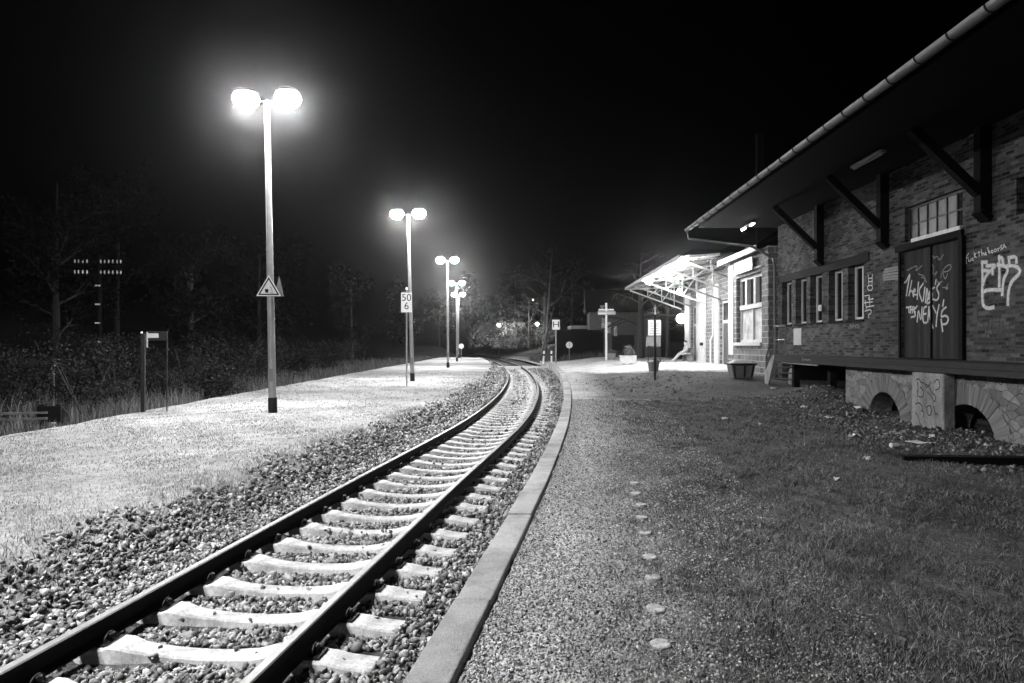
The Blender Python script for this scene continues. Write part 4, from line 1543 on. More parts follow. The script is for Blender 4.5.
# tube lamps under the eave
for i, (d, mat, lab) in enumerate(((16.2, 'sign_grey', 'unlit fluorescent tube lamp under the shed eave'), (25.2, 'tube', 'lit fluorescent tube lamp under the far end of the shed eave'))):
    loc = (*frame_xy(7.97, d), 6.0)
    tl = thing('tube_lamp', lab, 'lamp', loc, ROT, 'tube lamps under the shed eave')
    MB().box(-0.07, 0.07, -0.73, 0.73, 0.0, 0.07).build('housing', M['grey_metal'] if i else M['sign_grey'], tl, bevel=0.01)
    if i:
        for s in (-1, 1):
            MB().tube([(0, s * 0.3, -0.025), (0, s * 0.7, -0.025)], 0.03, 8).build('tube', M['tube'], tl)
    else:
        MB().tube([(0, -0.68, -0.025), (0, 0.68, -0.025)], 0.024, 8).build('tube', M['sign_grey'], tl)
    for s in (-0.5, 0.5):
        MB().tube([(0, s, 0.07), (0, s, 0.122)], 0.012, 6).build('hanger', M['dark_metal'], tl)

# ------------------------------------------------------------------ loading dock
AD = 8.37
dock = thing('loading_dock', 'long timber loading dock on stone arches in front of the shed', 'loading dock', (*frame_xy(A0, D0), 0.0), ROT)
DE = 23.5
MB().box(AD - A0 + 0.09, -0.003, -11.5, DE - D0, DOCK - 0.09, DOCK).build('deck', M['dock_wood'], dock)
MB().box(AD - A0, AD - A0 + 0.085, 10.75 - D0, DE - D0, DOCK - 0.24, DOCK + 0.01).build('edge_beam', M['dock_wood'], dock, bevel=0.01)
# stone wall with two arches, set back under the deck
aw = AD + 0.28


def arch_wall(d_lo, d_hi, arcs, z0, z1):
    b = MB()
    pts_top = []
    ds = np.unique(np.concatenate([np.linspace(d_lo, d_hi, 60)] + [np.linspace(c - r, c + r, 25) for c, r, hgt in arcs]))

    def lower(d):
        for c, r, hgt in arcs:
            if abs(d - c) < r - 1e-6:
                return -0.3 + (hgt + 0.3) * math.sqrt(max(0.0, 1 - ((d - c) / r) ** 2))
        return z0
    for th in (0.0, 0.55):
        for p, q in zip(ds[:-1], ds[1:]):
            m_ = (p + q) / 2
            lp, lq = lower(p if abs(p - m_) > 1e-9 else m_), lower(q)
            if any(abs(m_ - c) < r for c, r, hgt in arcs):
                pass
            b.add([S(aw + th, p, lp), S(aw + th, q, lq), S(aw + th, q, z1), S(aw + th, p, z1)], [(0, 1, 2, 3)])
    for p, q in zip(ds[:-1], ds[1:]):
        b.add([S(aw, p, lower(p)), S(aw, q, lower(q)), S(aw + 0.55, q, lower(q)), S(aw + 0.55, p, lower(p))], [(0, 1, 2, 3)])
    for p in (d_lo, d_hi):
        b.add([S(aw, p, z0), S(aw + 0.55, p, z0), S(aw + 0.55, p, z1), S(aw, p, z1)], [(0, 1, 2, 3)])
    return b


arch_wall(7.0, 18.8, [(16.75, 0.78, 0.47), (13.55, 0.85, 0.45)], -0.5, DOCK - 0.093).build('arched_wall', M['rubble'], dock)
for c_, r_, h_ in ((16.75, 0.78, 0.47), (13.55, 0.85, 0.45)):
    rb_ = MB()
    tn_ = []
    ks = 46
    for k in range(ks):
        t0, t1 = math.pi * (k + 0.04) / ks, math.pi * (k + 0.96) / ks
        hh_ = h_ + 0.3
        dep = random.uniform(0.36, 0.46)
        pr_ = random.uniform(0.004, 0.02)
        pts = []
        for t_, e_ in ((t0, 0), (t1, 0), (t1, dep), (t0, dep)):
            pts.append((c_ + (r_ + e_) * math.cos(t_), -0.3 + (hh_ + e_) * math.sin(t_)))
        pts = [(u, min(v, DOCK - 0.12)) for u, v in pts]
        rb_.prism(pts, lambda u, v, t: S(aw - t, u, v), 0.001, pr_)
        tn_ += [random.random()] * 8
    ro_ = rb_.build('arch_ring', M['voussoir'], dock)
    at_ = ro_.data.attributes.new('tone', 'FLOAT', 'POINT')
    at_.data.foreach_set('value', tn_)
MB().box(AD - A0 + 0.01, aw - A0 - 0.025, 13.88 - D0, 15.04 - D0, -0.4, DOCK - 0.25).build('pier', M['concrete'], dock, bevel=0.03)
MB().box(AD - A0 - 0.06, AD - A0 + 0.27, 9.4 - D0, 10.74 - D0, -0.4, DOCK - 0.10).build('pier', M['rubble'], dock, bevel=0.03)
pier_l = [[(80, 100), (110, 90), (130, 140), (160, 130), (190, 200), (230, 130)], [(90, 130), (100, 200), (85, 280), (150, 290), (160, 220), (120, 180)], [(70, 360), (110, 340), (140, 380), (150, 440)], [(180, 150), (220, 180), (240, 240), (290, 280), (270, 350), (240, 270), (200, 240)], [(190, 390), (220, 370), (240, 400), (235, 480), (195, 475), (190, 390)], [(260, 380), (280, 470), (300, 460)], [(270, 130), (300, 90), (330, 140), (320, 200), (280, 210)], [(70, 450), (100, 500), (110, 560), (140, 590)], [(130, 430), (160, 440), (150, 500)]]
cp = lambda u, v: (910 + u / 10.5, 370 + v / 10.5)
b_ = strokes('pier_graffiti', AD + 0.01, cp, pier_l, 0.03, M['paint_dark'], dock)
# posts that carry the timber end
for d in (20.4, 23.2):
    MB().bar((AD + 0.6 - A0, d - D0, -0.2), (AD + 0.6 - A0, d - D0, DOCK - 0.092), 0.2, 0.2).build('post', M['timber'], dock)
MB().bar((AD + 0.1 - A0, 20.2 - D0, DOCK - 0.27), (AD + 0.1 - A0, 23.1 - D0, DOCK - 0.26), 0.06, 0.035).build('loose_board', M['sign_grey'], dock)
d0, z0 = wpt(805, 364, AD)
strokes('beam_graffiti', AD, lambda u, v: (730 + u / 8.53, 330 + v / 8.53), [[(620, 235), (625, 262)], [(632, 245), (640, 262), (655, 245), (665, 262), (680, 250), (692, 260)]], 0.03, M['paint_grey'], dock)

# stair at the dock's end
sx, sy = frame_xy(AD + 0.45, DE)
stair = thing('dock_stair', 'steep wooden stair with a handrail at the end of the dock', 'stair', (sx, sy, float(z_right(sx, sy + 0.6))), ROT)
hs = DOCK - stair.location.z
for s in (-0.42, 0.42):
    MB().prism([(0.02, hs - 0.02), (0.30, hs - 0.02), (1.05, 0.42), (1.05, -0.1), (0.75, -0.1)], lambda u, v, t: (t, u, v), s - 0.03, s + 0.03).build('stringer', M['concrete'], stair)
for k in range(4):
    zz = hs - (k + 1) * hs / 5
    MB().box(-0.385, 0.385, 0.1 + k * 0.2, 0.36 + k * 0.2, zz - 0.04, zz).build('step', M['stair_wood'], stair)
for s in (-0.42,):
    hr = MB()
    hr.tube([(s, -0.9, hs + 0.01), (s, -0.9, hs + 0.95), (s, 0.05, hs + 0.98), (s, 1.0, 0.98), (s, 1.0, 0.0)], 0.022, 7)
    hr.tube([(s, -0.9, hs + 0.5), (s, 0.05, hs + 0.5), (s, 1.0, 0.55)], 0.016, 6)
    hr.tube([(s, 0.05, hs - 0.1), (s, 0.05, hs + 0.98)], 0.02, 6)
    hr.build('handrail', M['grey_metal'], stair)

# ------------------------------------------------------------------ station building
AB = 9.34
stn = thing('station_building', 'stone station building with a lit window bay and porch front', 'station building', (*frame_xy(A0, D0), 0.0), ROT)
GZ = 0.40
BD0, BD1 = 27.0, 32.35
w0, w1 = 27.75, 31.2
b = MB()
wall_panel(b, AB - A0, 0.5, BD0 - D0, BD1 - D0, 0.0, 5.55, [(w0 - D0, w1 - D0, 1.72, 4.62)])
b.build('bay_wall', M['stone'], stn)
MB().box(AB - A0 + 0.5, 6, BD1 - 0.4 - D0, BD1 - D0, 0.0, 5.55).build('return_wall', M['stone'], stn)
MB().box(AB - A0 - 0.03, AB - A0 - 0.003, BD1 - 0.75 - D0, BD1 + 0.02 - D0, GZ, 5.3).build('corner_stone', M['lit_wall'], stn)  # paler strip of the bay stone, lamp overexposure painted as colour
MB().box(AB - A0 - 0.06, AB - A0 - 0.003, BD0 - D0, BD1 - D0, GZ - 0.3, GZ + 0.75).build('plinth', M['stone'], stn)
# cornice and low roof of the bay
cv = MB()
cv.add([S(AB - 0.35, 27.3, 5.42), S(AB - 0.35, 32.9, 5.42), S(AB + 4, 32.9, 7.1), S(AB + 4, 27.3, 7.1), S(AB - 0.35, 27.3, 5.6), S(AB - 0.35, 32.9, 5.6), S(AB + 4, 32.9, 7.28), S(AB + 4, 27.3, 7.28)],
       [(0, 3, 2, 1), (4, 5, 6, 7), (0, 1, 5, 4), (1, 2, 6, 5), (2, 3, 7, 6), (3, 0, 4, 7)])
cv.build('bay_roof', M['roof'], stn)
MB().box(AB - A0 - 0.42, AB - A0 - 0.36, 27.3 - D0, 32.9 - D0, 5.38, 5.62).build('fascia', M['frame_white'], stn)
# bay window: three lights over two
p, q = w0 - D0, w1 - D0
aa, ab = AB - A0 + 0.18, AB - A0 + 0.30
zt = 3.28
wf = MB()
wf.box(aa, ab, p, p + 0.14, 1.72, 4.62).box(aa, ab, q - 0.14, q, 1.72, 4.62)
wf.box(aa - 0.06, ab, p + 0.14, q - 0.14, zt - 0.1, zt + 0.1).box(aa, ab, p + 0.14, q - 0.14, 4.48, 4.62).box(aa, ab, p + 0.14, q - 0.14, 1.72, 1.84)
for k in (1, 2):
    yy = p + (q - p) * k / 3
    wf.box(aa - 0.1, ab, yy - 0.13, yy + 0.13, zt + 0.1, 4.48)
wf.box(aa, ab, (p + q) / 2 - 0.07, (p + q) / 2 + 0.07, 1.84, zt - 0.1)
wo = wf.build('bay_window', M['lit_wall'], stn)
MB().box(ab - 0.05, ab - 0.04, p + 0.14, q - 0.14, zt + 0.1, 4.48).build('pane', M['pane_dark'], wo)
MB().box(ab - 0.05, ab - 0.04, p + 0.14, q - 0.14, 1.84, zt - 0.1).build('pane', M['pane_pale'], wo)
MB().box(AB - A0 - 0.12, aa - 0.003, p - 0.08, q + 0.08, 1.58, 1.717).build('sill', M['lit_wall'], wo)
MB().box(AB - A0 - 0.10, AB - A0 - 0.003, p - 0.25, q + 0.1, 4.78, 4.84).build('ledge', M['lit_wall'], stn)
# recessed front under the canopy
AR = 11.3
RD0, RD1 = BD1, 50.0
b = MB()
opens = [(46.9, 48.4, GZ, 4.3), (39.4, 41.0, GZ, 4.2), (35.5, 37.5, 1.5, 4.2)]
wall_panel(b, AR - A0, 0.4, RD0 - D0, RD1 - D0, 0.0, 6.2, [(o[0] - D0, o[1] - D0, o[2], o[3]) for o in opens])
b.build('front_wall', M['stone'], stn)
MB().box(AR - A0 + 0.4, AR + 4 - A0, RD1 - 0.4 - D0, RD1 - D0, 0.0, 6.2).build('end_wall', M['stone'], stn)
for d0, d1 in ((48.7, 50.05), (44.4, 46.6), (41.2, 42.0)):
    MB().box(AR - A0 - 0.12, AR - A0 - 0.003, d0 - D0, d1 - D0, GZ, 5.3).build('pilaster', M['lit_wall'], stn)
MB().box(AR - A0 - 0.2, AR - A0 - 0.123, 44.7 - D0, 45.3 - D0, 1.55, 1.75).build('letter_slot', M['black_paint'], stn)
for (d0, d1, z0, z1) in opens:
    dd = MB()
    p, q = d0 - D0, d1 - D0
    dd.box(AR - A0 + 0.12, AR - A0 + 0.2, p, p + 0.12, z0, z1).box(AR - A0 + 0.12, AR - A0 + 0.2, q - 0.12, q, z0, z1)
    dd.box(AR - A0 + 0.12, AR - A0 + 0.2, p + 0.12, q - 0.12, z1 - 0.12, z1).box(AR - A0 + 0.12, AR - A0 + 0.2, p + 0.12, q - 0.12, 2.9, 3.05)
    do = dd.build('door_frame', M['lit_wall'], stn)
    MB().box(AR - A0 + 0.15, AR - A0 + 0.16, p + 0.12, q - 0.12, 3.05, z1 - 0.12).build('pane', M['pane_dark'], do)
    MB().box(AR - A0 + 0.14, AR - A0 + 0.17, p + 0.12, q - 0.12, z0, 2.9).build('door_leaf', M['pane_grey'], do)
MB().tube([S(AR - 0.1, 42.3, 5.6), S(AR - 0.1, 42.3, 2.2), S(AR - 0.25, 42.3, 1.9), S(AR - 0.25, 42.3, GZ)], 0.06, 8).build('downpipe', M['frame_white'], stn, True)
# tall main roof behind, dark
MB().add([S(AR - 0.6, 32.6, 6.25), S(AR - 0.6, 50.6, 6.25), S(AR + 5, 50.6, 9.8), S(AR + 5, 32.6, 9.8), S(AR - 0.6, 32.6, 6.45), S(AR - 0.6, 50.6, 6.45), S(AR + 5, 50.6, 10.0), S(AR + 5, 32.6, 10.0)],
         [(0, 3, 2, 1), (4, 5, 6, 7), (0, 1, 5, 4), (1, 2, 6, 5), (2, 3, 7, 6), (3, 0, 4, 7)]).build('roof', M['roof'], stn)
MB().box(1.78, 2.06, 15.8, 16.1, 6.4, 12.0).box(1.74, 2.10, 15.76, 16.14, 12.0, 12.1).build('chimney', M['roof'], stn)
# canopy: a part of the station
ac, zc = 7.05, 5.80
cn = MB()
cn.add([S(ac, 32.4, zc), S(ac, 51.3, zc), S(AR - 0.14, 51.3, zc + 0.22), S(AR - 0.14, 32.4, zc + 0.22), S(ac, 32.4, zc + 0.07), S(ac, 51.3, zc + 0.07), S(AR - 0.14, 51.3, zc + 0.29), S(AR - 0.14, 32.4, zc + 0.29)],
       [(0, 3, 2, 1), (4, 5, 6, 7), (0, 1, 5, 4), (1, 2, 6, 5), (2, 3, 7, 6), (3, 0, 4, 7)])
can = cn.build('canopy', M['canopy_boards'], stn)
MB().box(ac - A0 - 0.06, ac - A0 - 0.003, 32.35 - D0, 51.35 - D0, zc - 0.1, zc + 0.1).build('fascia', M['grey_metal'], can)
MB().bar(S(ac + 0.35, 32.3, zc - 0.03), S(AB - 0.45, 32.3, zc + 0.1), 0.12, 0.12).build('end_rail', M['white_paint'], can)
MB().box(ac - A0 + 0.5, AR - A0 - 0.5, 32.4 - D0, 51.3 - D0, zc + 0.30, zc + 0.33).build('roofing', M['roof'], can)
for k, d in enumerate((32.9, 36.6, 40.3, 44.0, 47.7, 51.0)):
    tr = MB()
    aw_ = AR - 0.15
    p0, p1 = S(ac + 0.05, d, zc - 0.07), S(aw_, d, zc + 0.13)
    q1 = S(aw_, d, zc - 1.55)
    tr.bar(p0, p1, 0.07, 0.1)
    tr.bar(S(ac + 0.25, d, zc - 0.14), q1, 0.07, 0.09)
    for f_ in (0.35, 0.62, 0.86):
        a_ = ac + 0.25 + (aw_ - ac - 0.25) * f_
        tr.bar(S(a_, d, zc - 0.1 + 0.2 * f_), S(a_, d, zc - 0.14 - 1.41 * f_), 0.05, 0.05)
        if f_ < 0.8:
            a2 = ac + 0.25 + (aw_ - ac - 0.25) * (f_ + 0.2)
            tr.bar(S(a_, d, zc - 0.14 - 1.41 * f_), S(a2, d, zc - 0.1 + 0.2 * f_), 0.04, 0.04)
    tr.build('truss', M['grey_metal'] if k % 2 == 0 else M['sign_grey'], can)
for a_ in (8.0, 8.9, 9.8, 10.7):
    MB().box(a_ - A0 - 0.05, a_ - A0 + 0.05, 32.45 - D0, 51.2 - D0, zc - 0.10 + 0.22 * (a_ - ac) / 4.1, zc - 0.003 + 0.22 * (a_ - 0.05 - ac) / 4.1).build('purlin', M['dark_metal'], can)
# sign on the bay
sd0, zs0 = wpt(754.5, 262, AB)
sg2 = thing('wall_sign', 'pale rectangular sign high on the stone bay above the window', 'sign', (*frame_xy(AB - 0.14, 29.7), 5.02), ROT)
MB().box(-0.06, 0.0, -1.35, 1.15, -0.27, 0.27).build('board', M['sign_grey'], sg2, bevel=0.01)
MB().box(-0.064, -0.0605, -0.3, 1.1, -0.22, 0.22).build('text_panel', M['white_paint'], sg2)
b = MB()
for k, (a_, c_) in enumerate(((0.05, 0.95), (-0.2, 0.9), (0.0, 0.8))):
    b.box(-0.068, -0.0645, a_, c_, 0.09 - k * 0.1, 0.125 - k * 0.1)
b.build('text_line', M['grey_metal'], sg2)

# canopy lamps
cl = [(7.25, 32.6, 5.50), (7.25, 37.0, 5.55), (7.25, 42.3, 5.52), (7.9, 38.5, 5.3), (9.4, 43.5, 5.1)]
cw = ['nearest and brightest lamp under the outer canopy edge', 'second lamp under the outer canopy edge', 'farthest lamp under the outer canopy edge', 'small lamp among the canopy trusses', 'lamp deep under the canopy above the round wall lamp']
for i, ((a_, d_, z_), lab) in enumerate(zip(cl, cw)):
    k = thing('canopy_lamp', lab, 'lamp', (*frame_xy(a_, d_), z_), ROT, 'lamps hanging under the station canopy')
    g = MB()
    sc_ = 1.0 if i in (0, 1, 2) else 0.6
    g.lathe([(0.05, -0.16), (0.18, -0.1), (0.22, 0.0), (0.2, 0.06)], n=14)
    g.v = [(v[0] * sc_, v[1] * sc_, v[2] * sc_) for v in g.v]
    g.build('globe', M['canopy_lamp'], k, True)
    MB().lathe([(0.12 * sc_, 0.062 * sc_), (0.1 * sc_, 0.10), (0.02, 0.12), (0.015, zc + 0.1 - z_)], n=10).build('fitting', M['grey_metal'], k, True)
x, z = gp(681.5, 49.5, 318.5)
gl = thing('globe_lamp', 'big round glowing globe lamp at the far corner of the station front', 'lamp', (x, 49.5, z))
MB().lathe([(0.36 * math.cos(t), 0.36 * math.sin(t)) for t in np.linspace(-1.5, 1.5, 13)], n=20).build('globe', M['globe'], gl, True)
MB().tube([(0.0, 0, 0.34), (0.0, 0, 0.55), (0.55, 0, 0.55)], 0.03, 8).build('bracket', M['grey_metal'], gl)

# ------------------------------------------------------------------ people and furniture under the canopy
bx, by = frame_xy(AR - 0.65, 46.7)
gz = float(z_right(bx, by)) + 0.05
bench = thing('bench', 'pale slatted bench against the station front', 'bench', (bx, by, gz), ROT)
MB().box(-0.22, 0.22, -0.9, 0.9, 0.43, 0.48).build('seat', M['stair_wood'], bench, bevel=0.01)
MB().box(0.2, 0.26, -0.9, 0.9, 0.58, 0.92).build('backrest', M['stair_wood'], bench, bevel=0.01)
for s in (-0.7, 0.7):
    MB().box(-0.2, 0.22, s - 0.03, s + 0.03, 0.0, 0.43).build('leg', M['concrete'], bench)


def person(loc, rz):
    t = thing('person', 'person in a light coat sitting on the bench with legs stretched out', 'person', loc, rz)
    J = [((0, 0, 0.56), 0.16), ((0.02, 0, 0.78), 0.15), ((0.04, 0, 1.0), 0.165), ((0.03, 0, 1.13), 0.075), ((-0.01, 0, 1.22), 0.085), ((-0.03, 0, 1.33), 0.095), ((-0.02, 0, 1.40), 0.06)]
    E = [(0, 1), (1, 2), (2, 3), (3, 4), (4, 5), (5, 6)]
    for s in (-1, 1):
        n0 = len(J)
        J += [((0.0, s * 0.10, 0.55), 0.105), ((-0.42, s * 0.13, 0.56), 0.075), ((-0.72, s * 0.12, 0.22), 0.055), ((-0.86, s * 0.12, 0.07), 0.05), ((-1.05, s * 0.13, 0.06), 0.04)]
        E += [(0, n0), (n0, n0 + 1), (n0 + 1, n0 + 2), (n0 + 2, n0 + 3), (n0 + 3, n0 + 4)]
        n0 = len(J)
        J += [((0.04, s * 0.2, 1.03), 0.075), ((0.0, s * 0.27, 0.78), 0.055), ((-0.22, s * 0.16, 0.68), 0.042), ((-0.30, s * 0.1, 0.67), 0.038)]
        E += [(2, n0), (n0, n0 + 1), (n0 + 1, n0 + 2), (n0 + 2, n0 + 3)]
        hnd = n0 + 3
        for k in range(4):
            m_ = len(J)
            J += [((-0.36, s * (0.065 + 0.022 * k), 0.672), 0.011), ((-0.385 - 0.006 * (k % 3), s * (0.06 + 0.022 * k), 0.65), 0.009)]
            E += [(hnd, m_), (m_, m_ + 1)]
        m_ = len(J)
        J += [((-0.33, s * 0.05, 0.69), 0.012), ((-0.35, s * 0.035, 0.685), 0.010)]
        E += [(hnd, m_), (m_, m_ + 1)]
    # nose and chin give the head a front
    J += [((-0.125, 0, 1.305), 0.018), ((-0.08, 0, 1.245), 0.04)]
    E += [(5, len(J) - 2), (4, len(J) - 1)]
    me = bpy.data.meshes.new('body')
    me.from_pydata([j[0] for j in J], E, [])
    me.materials.append(M['coat'])
    o = bpy.data.objects.new('body', me)
    COL.objects.link(o)
    o.parent = t
    sk = o.modifiers.new('skin', 'SKIN')
    sk.use_smooth_shade = True
    for i, (p, r) in enumerate(J):
        k_ = 1.45 if r > 0.03 else 1.1
        me.skin_vertices[0].data[i].radius = (r * k_, r * k_)
    me.skin_vertices[0].data[0].use_root = True
    o.modifiers.new('sub', 'SUBSURF').render_levels = 2
    o.modifiers['sub'].levels = 1
    hr = MB()
    hr.lathe([(0.125 * math.cos(t_), 0.125 * math.sin(t_)) for t_ in np.linspace(-0.2, 1.5, 8)], (-0.01, 0, 1.345), 12)
    hr.build('hair', M['hair'], t, True)
    return t


try:
    pr = person((bx - 0.06, by + 0.3, gz - 0.03), ROT)
except Exception as e:
    print('person failed', e)

# pole with a triangular sign in front of the station
px_, py_ = gp(655, 27.5), 27.5
pz_ = float(z_right(px_, py_))
wp = thing('signpost', 'thin dark post with a small triangular plate before the station', 'signpost', (px_, py_, pz_))
ht = EYE + 37 * 27.5 / F - pz_
MB().tube([(0, 0, -0.2), (0, 0, ht)], 0.045, 10).build('post', M['dark_metal'], wp, True)
tzz = EYE + (344 - 310.5) * 27.5 / F - pz_
b = MB()
o_, i_ = tri((0, 0), 0.24, 0.75), tri((0, 0), 0.2, 0.75)
for k in range(3):
    k2 = (k + 1) % 3
    b.prism([o_[k], o_[k2], i_[k2], i_[k]], lambda u, v, t: (u, t - 0.06, v + tzz), 0, 0.01)
b.build('triangle_rim', M['sign_grey'], wp)
MB().box(-0.035, 0.03, -0.072, -0.062, tzz - 0.16, tzz + 0.14).build('plate', M['white_paint'], wp)

# notice board behind the post
nx, ny = gp(654.5, 45), 45.0
nz_ = float(z_right(nx, ny)) + 0.05
nb = thing('notice_board', 'freestanding notice board with two pale posters behind the thin post', 'notice board', (nx, ny, nz_))
for s in (-0.40, 0.40):
    MB().bar((s, 0.05, 0), (s, 0.05, 2.85), 0.06, 0.06).build('post', M['dark_metal'], nb)
zt_, zb_ = EYE + 24 * 45 / F - nz_, EYE + 8.5 * 45 / F - nz_
MB().box(-0.46, 0.46, -0.03, 0.02, zb_ - 0.04, zt_ + 0.04).build('frame', M['dark_metal'], nb)
for s in (-1, 1):
    o = MB().box(min(s * 0.03, s * 0.42), max(s * 0.03, s * 0.42), -0.038, -0.031, zb_, zt_).build('poster', M['sign_grey'], nb)
    b = MB()
    for k in range(5):
        b.box(min(s * 0.08, s * (0.34 - 0.05 * (k % 3))), max(s * 0.08, s * (0.34 - 0.05 * (k % 3))), -0.042, -0.0385, zb_ + 0.12 + k * 0.16, zb_ + 0.17 + k * 0.16)
    b.build('print', M['grey_metal'], o)
MB().box(-0.55, 0.40, -0.05, 0.0, zb_ - 0.72, zb_ - 0.08).build('lower_panel', M['grey_metal'], nb)

# direction sign
dx, dy = gp(606.3, 52.5), 52.5
dz_ = float(z_right(dx, dy)) + 0.05
ds_ = thing('platform_sign', 'tall white post with double name boards and a small loudspeaker', 'sign', (dx, dy, dz_))
zf = lambda row: EYE + (344 - row) * dy / F - dz_
MB().box(-0.075, 0.075, -0.05, 0.05, -0.1, zf(303)).build('post', M['white_paint'], ds_, bevel=0.01)
MB().box(-0.60, 0.58, -0.09, -0.055, zf(310.5), zf(309.0)).build('upper_board', M['white_paint'], ds_)
MB().box(-0.66, 0.70, -0.13, -0.055, zf(314.8), zf(311.2)).build('name_board', M['sign_grey'], ds_, bevel=0.02)
MB().box(-0.62, 0.0, -0.135, -0.131, zf(314.2), zf(313.0)).build('name_panel', M['white_paint'], ds_)
MB().lathe([(0.05, 0), (0.1, 0.1), (0.2, 0.26), (0.18, 0.26)], (-0.3, -0.05, zf(309.0)), 12).build('loudspeaker', M['grey_metal'], ds_, True)

# stop sign H, bollards, round sign at the platform end
hx, hy = gp(556, 56), 56.0
hz = float(z_right(hx, hy))
hsn = thing('stop_board', 'white board with black letter H on a slim post', 'sign', (hx, hy, hz))
zf2 = lambda row: EYE + (344 - row) * hy / F - hz
MB().tube([(0, 0.03, -0.2), (0, 0.03, zf2(324))], 0.06, 10).build('post', M['pole'], hsn, True)
MB().box(-0.09, 0.09, -0.005, 0.1, zf2(333.5), zf2(330.2)).build('clamp', M['grey_metal'], hsn)
MB().box(-0.31, 0.31, -0.055, -0.035, zf2(329.6), zf2(319.8)).build('plate', M['white_paint'], hsn, bevel=0.05)
text_mesh('H', 0.72, 'letter', M['black_paint'], hsn, Matrix.Translation((0, -0.06, (zf2(329.6) + zf2(319.8)) / 2)) @ FACE_CAM @ Matrix.Scale(1.15, 4, (1, 0, 0)))
for (px, lab) in ((543.3, 'leaning white marker post nearest the track end'), (551.6, 'upright white marker post beside the stop board')):
    d = 60.0
    x = gp(px, d)
    zz = float(z_right(x, d))
    o = thing('marker_post', lab, 'marker post', (x, d, zz), 0, 'white marker posts at the platform end')
    if px < 545:
        o.rotation_euler = (0, 0.08, 0)
    MB().lathe([(0.08, -0.1), (0.08, 1.0), (0.05, 1.06)], n=10).build('post', M['white_paint'], o, True)
    MB().lathe([(0.084, 0.62), (0.084, 0.78)], n=10).build('band', M['black_paint'], o, True)
rx, ry = gp(569.3, 61.5), 61.5
rz_ = float(z_right(rx, ry))
r2 = thing('round_sign', 'pale round sign with a figure on a thin post right of the stop board', 'sign', (rx, ry, rz_))
zc2 = EYE - 1.0 * ry / F - rz_
MB().tube([(0, 0.03, -0.2), (0, 0.03, zc2)], 0.035, 8).build('post', M['grey_metal'], r2)
circ = [(0.30 * math.cos(a), 0.30 * math.sin(a)) for a in np.linspace(0, 6.283, 24, endpoint=False)]
MB().prism(circ, lambda u, v, t: (u, t, v + zc2), -0.03, -0.01).build('plate', M['white_paint'], r2)
text_mesh('1', 0.42, 'figure', M['grey_metal'], r2, Matrix.Translation((0, -0.034, zc2)) @ FACE_CAM)


# planters
def planter(x, y, z, w, hh, mat, label, shrub, sh=0.6, tub=False):
    t = thing('planter', label, 'planter', (x, y, z), 0)
    b = MB()
    if tub:
        b.lathe([(w * 0.38, 0.0), (w * 0.46, hh * 0.8), (w * 0.5, hh * 0.82), (w * 0.5, hh), (w * 0.44, hh), (w * 0.42, hh - 0.06)], n=16)
        b.build('tub', M[mat], t, False)
    else:
        b.box(-w / 2, w / 2, -w * 0.3, w * 0.3, 0.10, hh)
        b.box(-w / 2 - 0.04, w / 2 + 0.04, -w * 0.3 - 0.04, w * 0.3 + 0.04, hh + 0.001, hh + 0.05)
        for s in (-1, 1):
            b.box(s * w * 0.3 - 0.12, s * w * 0.3 + 0.12, -w * 0.25, w * 0.25, 0.0, 0.099)
        b.build('tub', M[mat], t, bevel=0.015)
    cl_ = np.stack([RNG.normal(0.08, w * 0.16, 7), RNG.normal(0, w * 0.1, 7), hh + RNG.uniform(0.1, 1, 7) * sh * 0.85], 1)

    def cen(m):
        k = RNG.integers(0, 7, m)
        return cl_[k] + RNG.normal(size=(m, 3)) * w * 0.11
    V, Fq = leaf_cloud(shrub, cen, 0.05)
    V[:, 2] = np.maximum(V[:, 2], hh - 0.02)
    np_mesh('shrub', V, Fq, M['leaf_dry'], np.repeat(RNG.beta(2, 1.5, shrub), 4), t)
    return t


x, d = gp(628, 42.5), 42.5
planter(x, d, float(z_right(x, d)) + 0.05, 0.95, 0.5, 'lit_wall', 'pale trough planter with a round shrub on the forecourt', 900, 0.62)
x, d = gp(611, 54), 54.0
planter(x, d, float(z_right(x, d)) + 0.05, 0.65, 0.45, 'concrete', 'small pale planter just behind the tall white signpost', 400, 0.3)
x, d = gp(653.5, 32.0), 32.0
planter(x, d, float(z_right(x, d)) + 0.05, 0.58, 0.45, 'grey_metal', 'dull grey tub planter behind the thin dark post', 150, 0.06, tub=True)

# grit bin by the bay
x, d = gp(741, 26.6), 26.6
z = float(z_right(x, d))
gb = thing('grit_bin', 'dark tapered grit bin with a pale lid before the stone bay', 'bin', (x, d, z - 0.02), ROT)
b = MB()
w_, l_ = 0.36, 0.46
vs = [(-l_ * 0.8, -w_ * 0.8, 0), (l_ * 0.8, -w_ * 0.8, 0), (l_ * 0.8, w_ * 0.8, 0), (-l_ * 0.8, w_ * 0.8, 0), (-l_, -w_, 0.52), (l_, -w_, 0.52), (l_, w_, 0.52), (-l_, w_, 0.52)]
b.add(vs, [(0, 3, 2, 1), (4, 5, 6, 7), (0, 1, 5, 4), (1, 2, 6, 5), (2, 3, 7, 6), (3, 0, 4, 7)])
b.build('body', M['grey_metal'], gb, bevel=0.03)
for i, s in enumerate((-0.45, 0.05, 0.45)):
    MB().bar((s * l_ * 1.5, -w_ * 0.83, 0.05), (s * l_ * 1.8, -w_ * 1.03, 0.5), 0.06, 0.03).build('rib', M['dark_metal'], gb)
b = MB()
b.box(-l_ - 0.06, l_ + 0.06, -w_ - 0.06, w_ + 0.06, 0.522, 0.58)
b.build('rim', M['dark_metal'], gb, bevel=0.02)
b = MB()
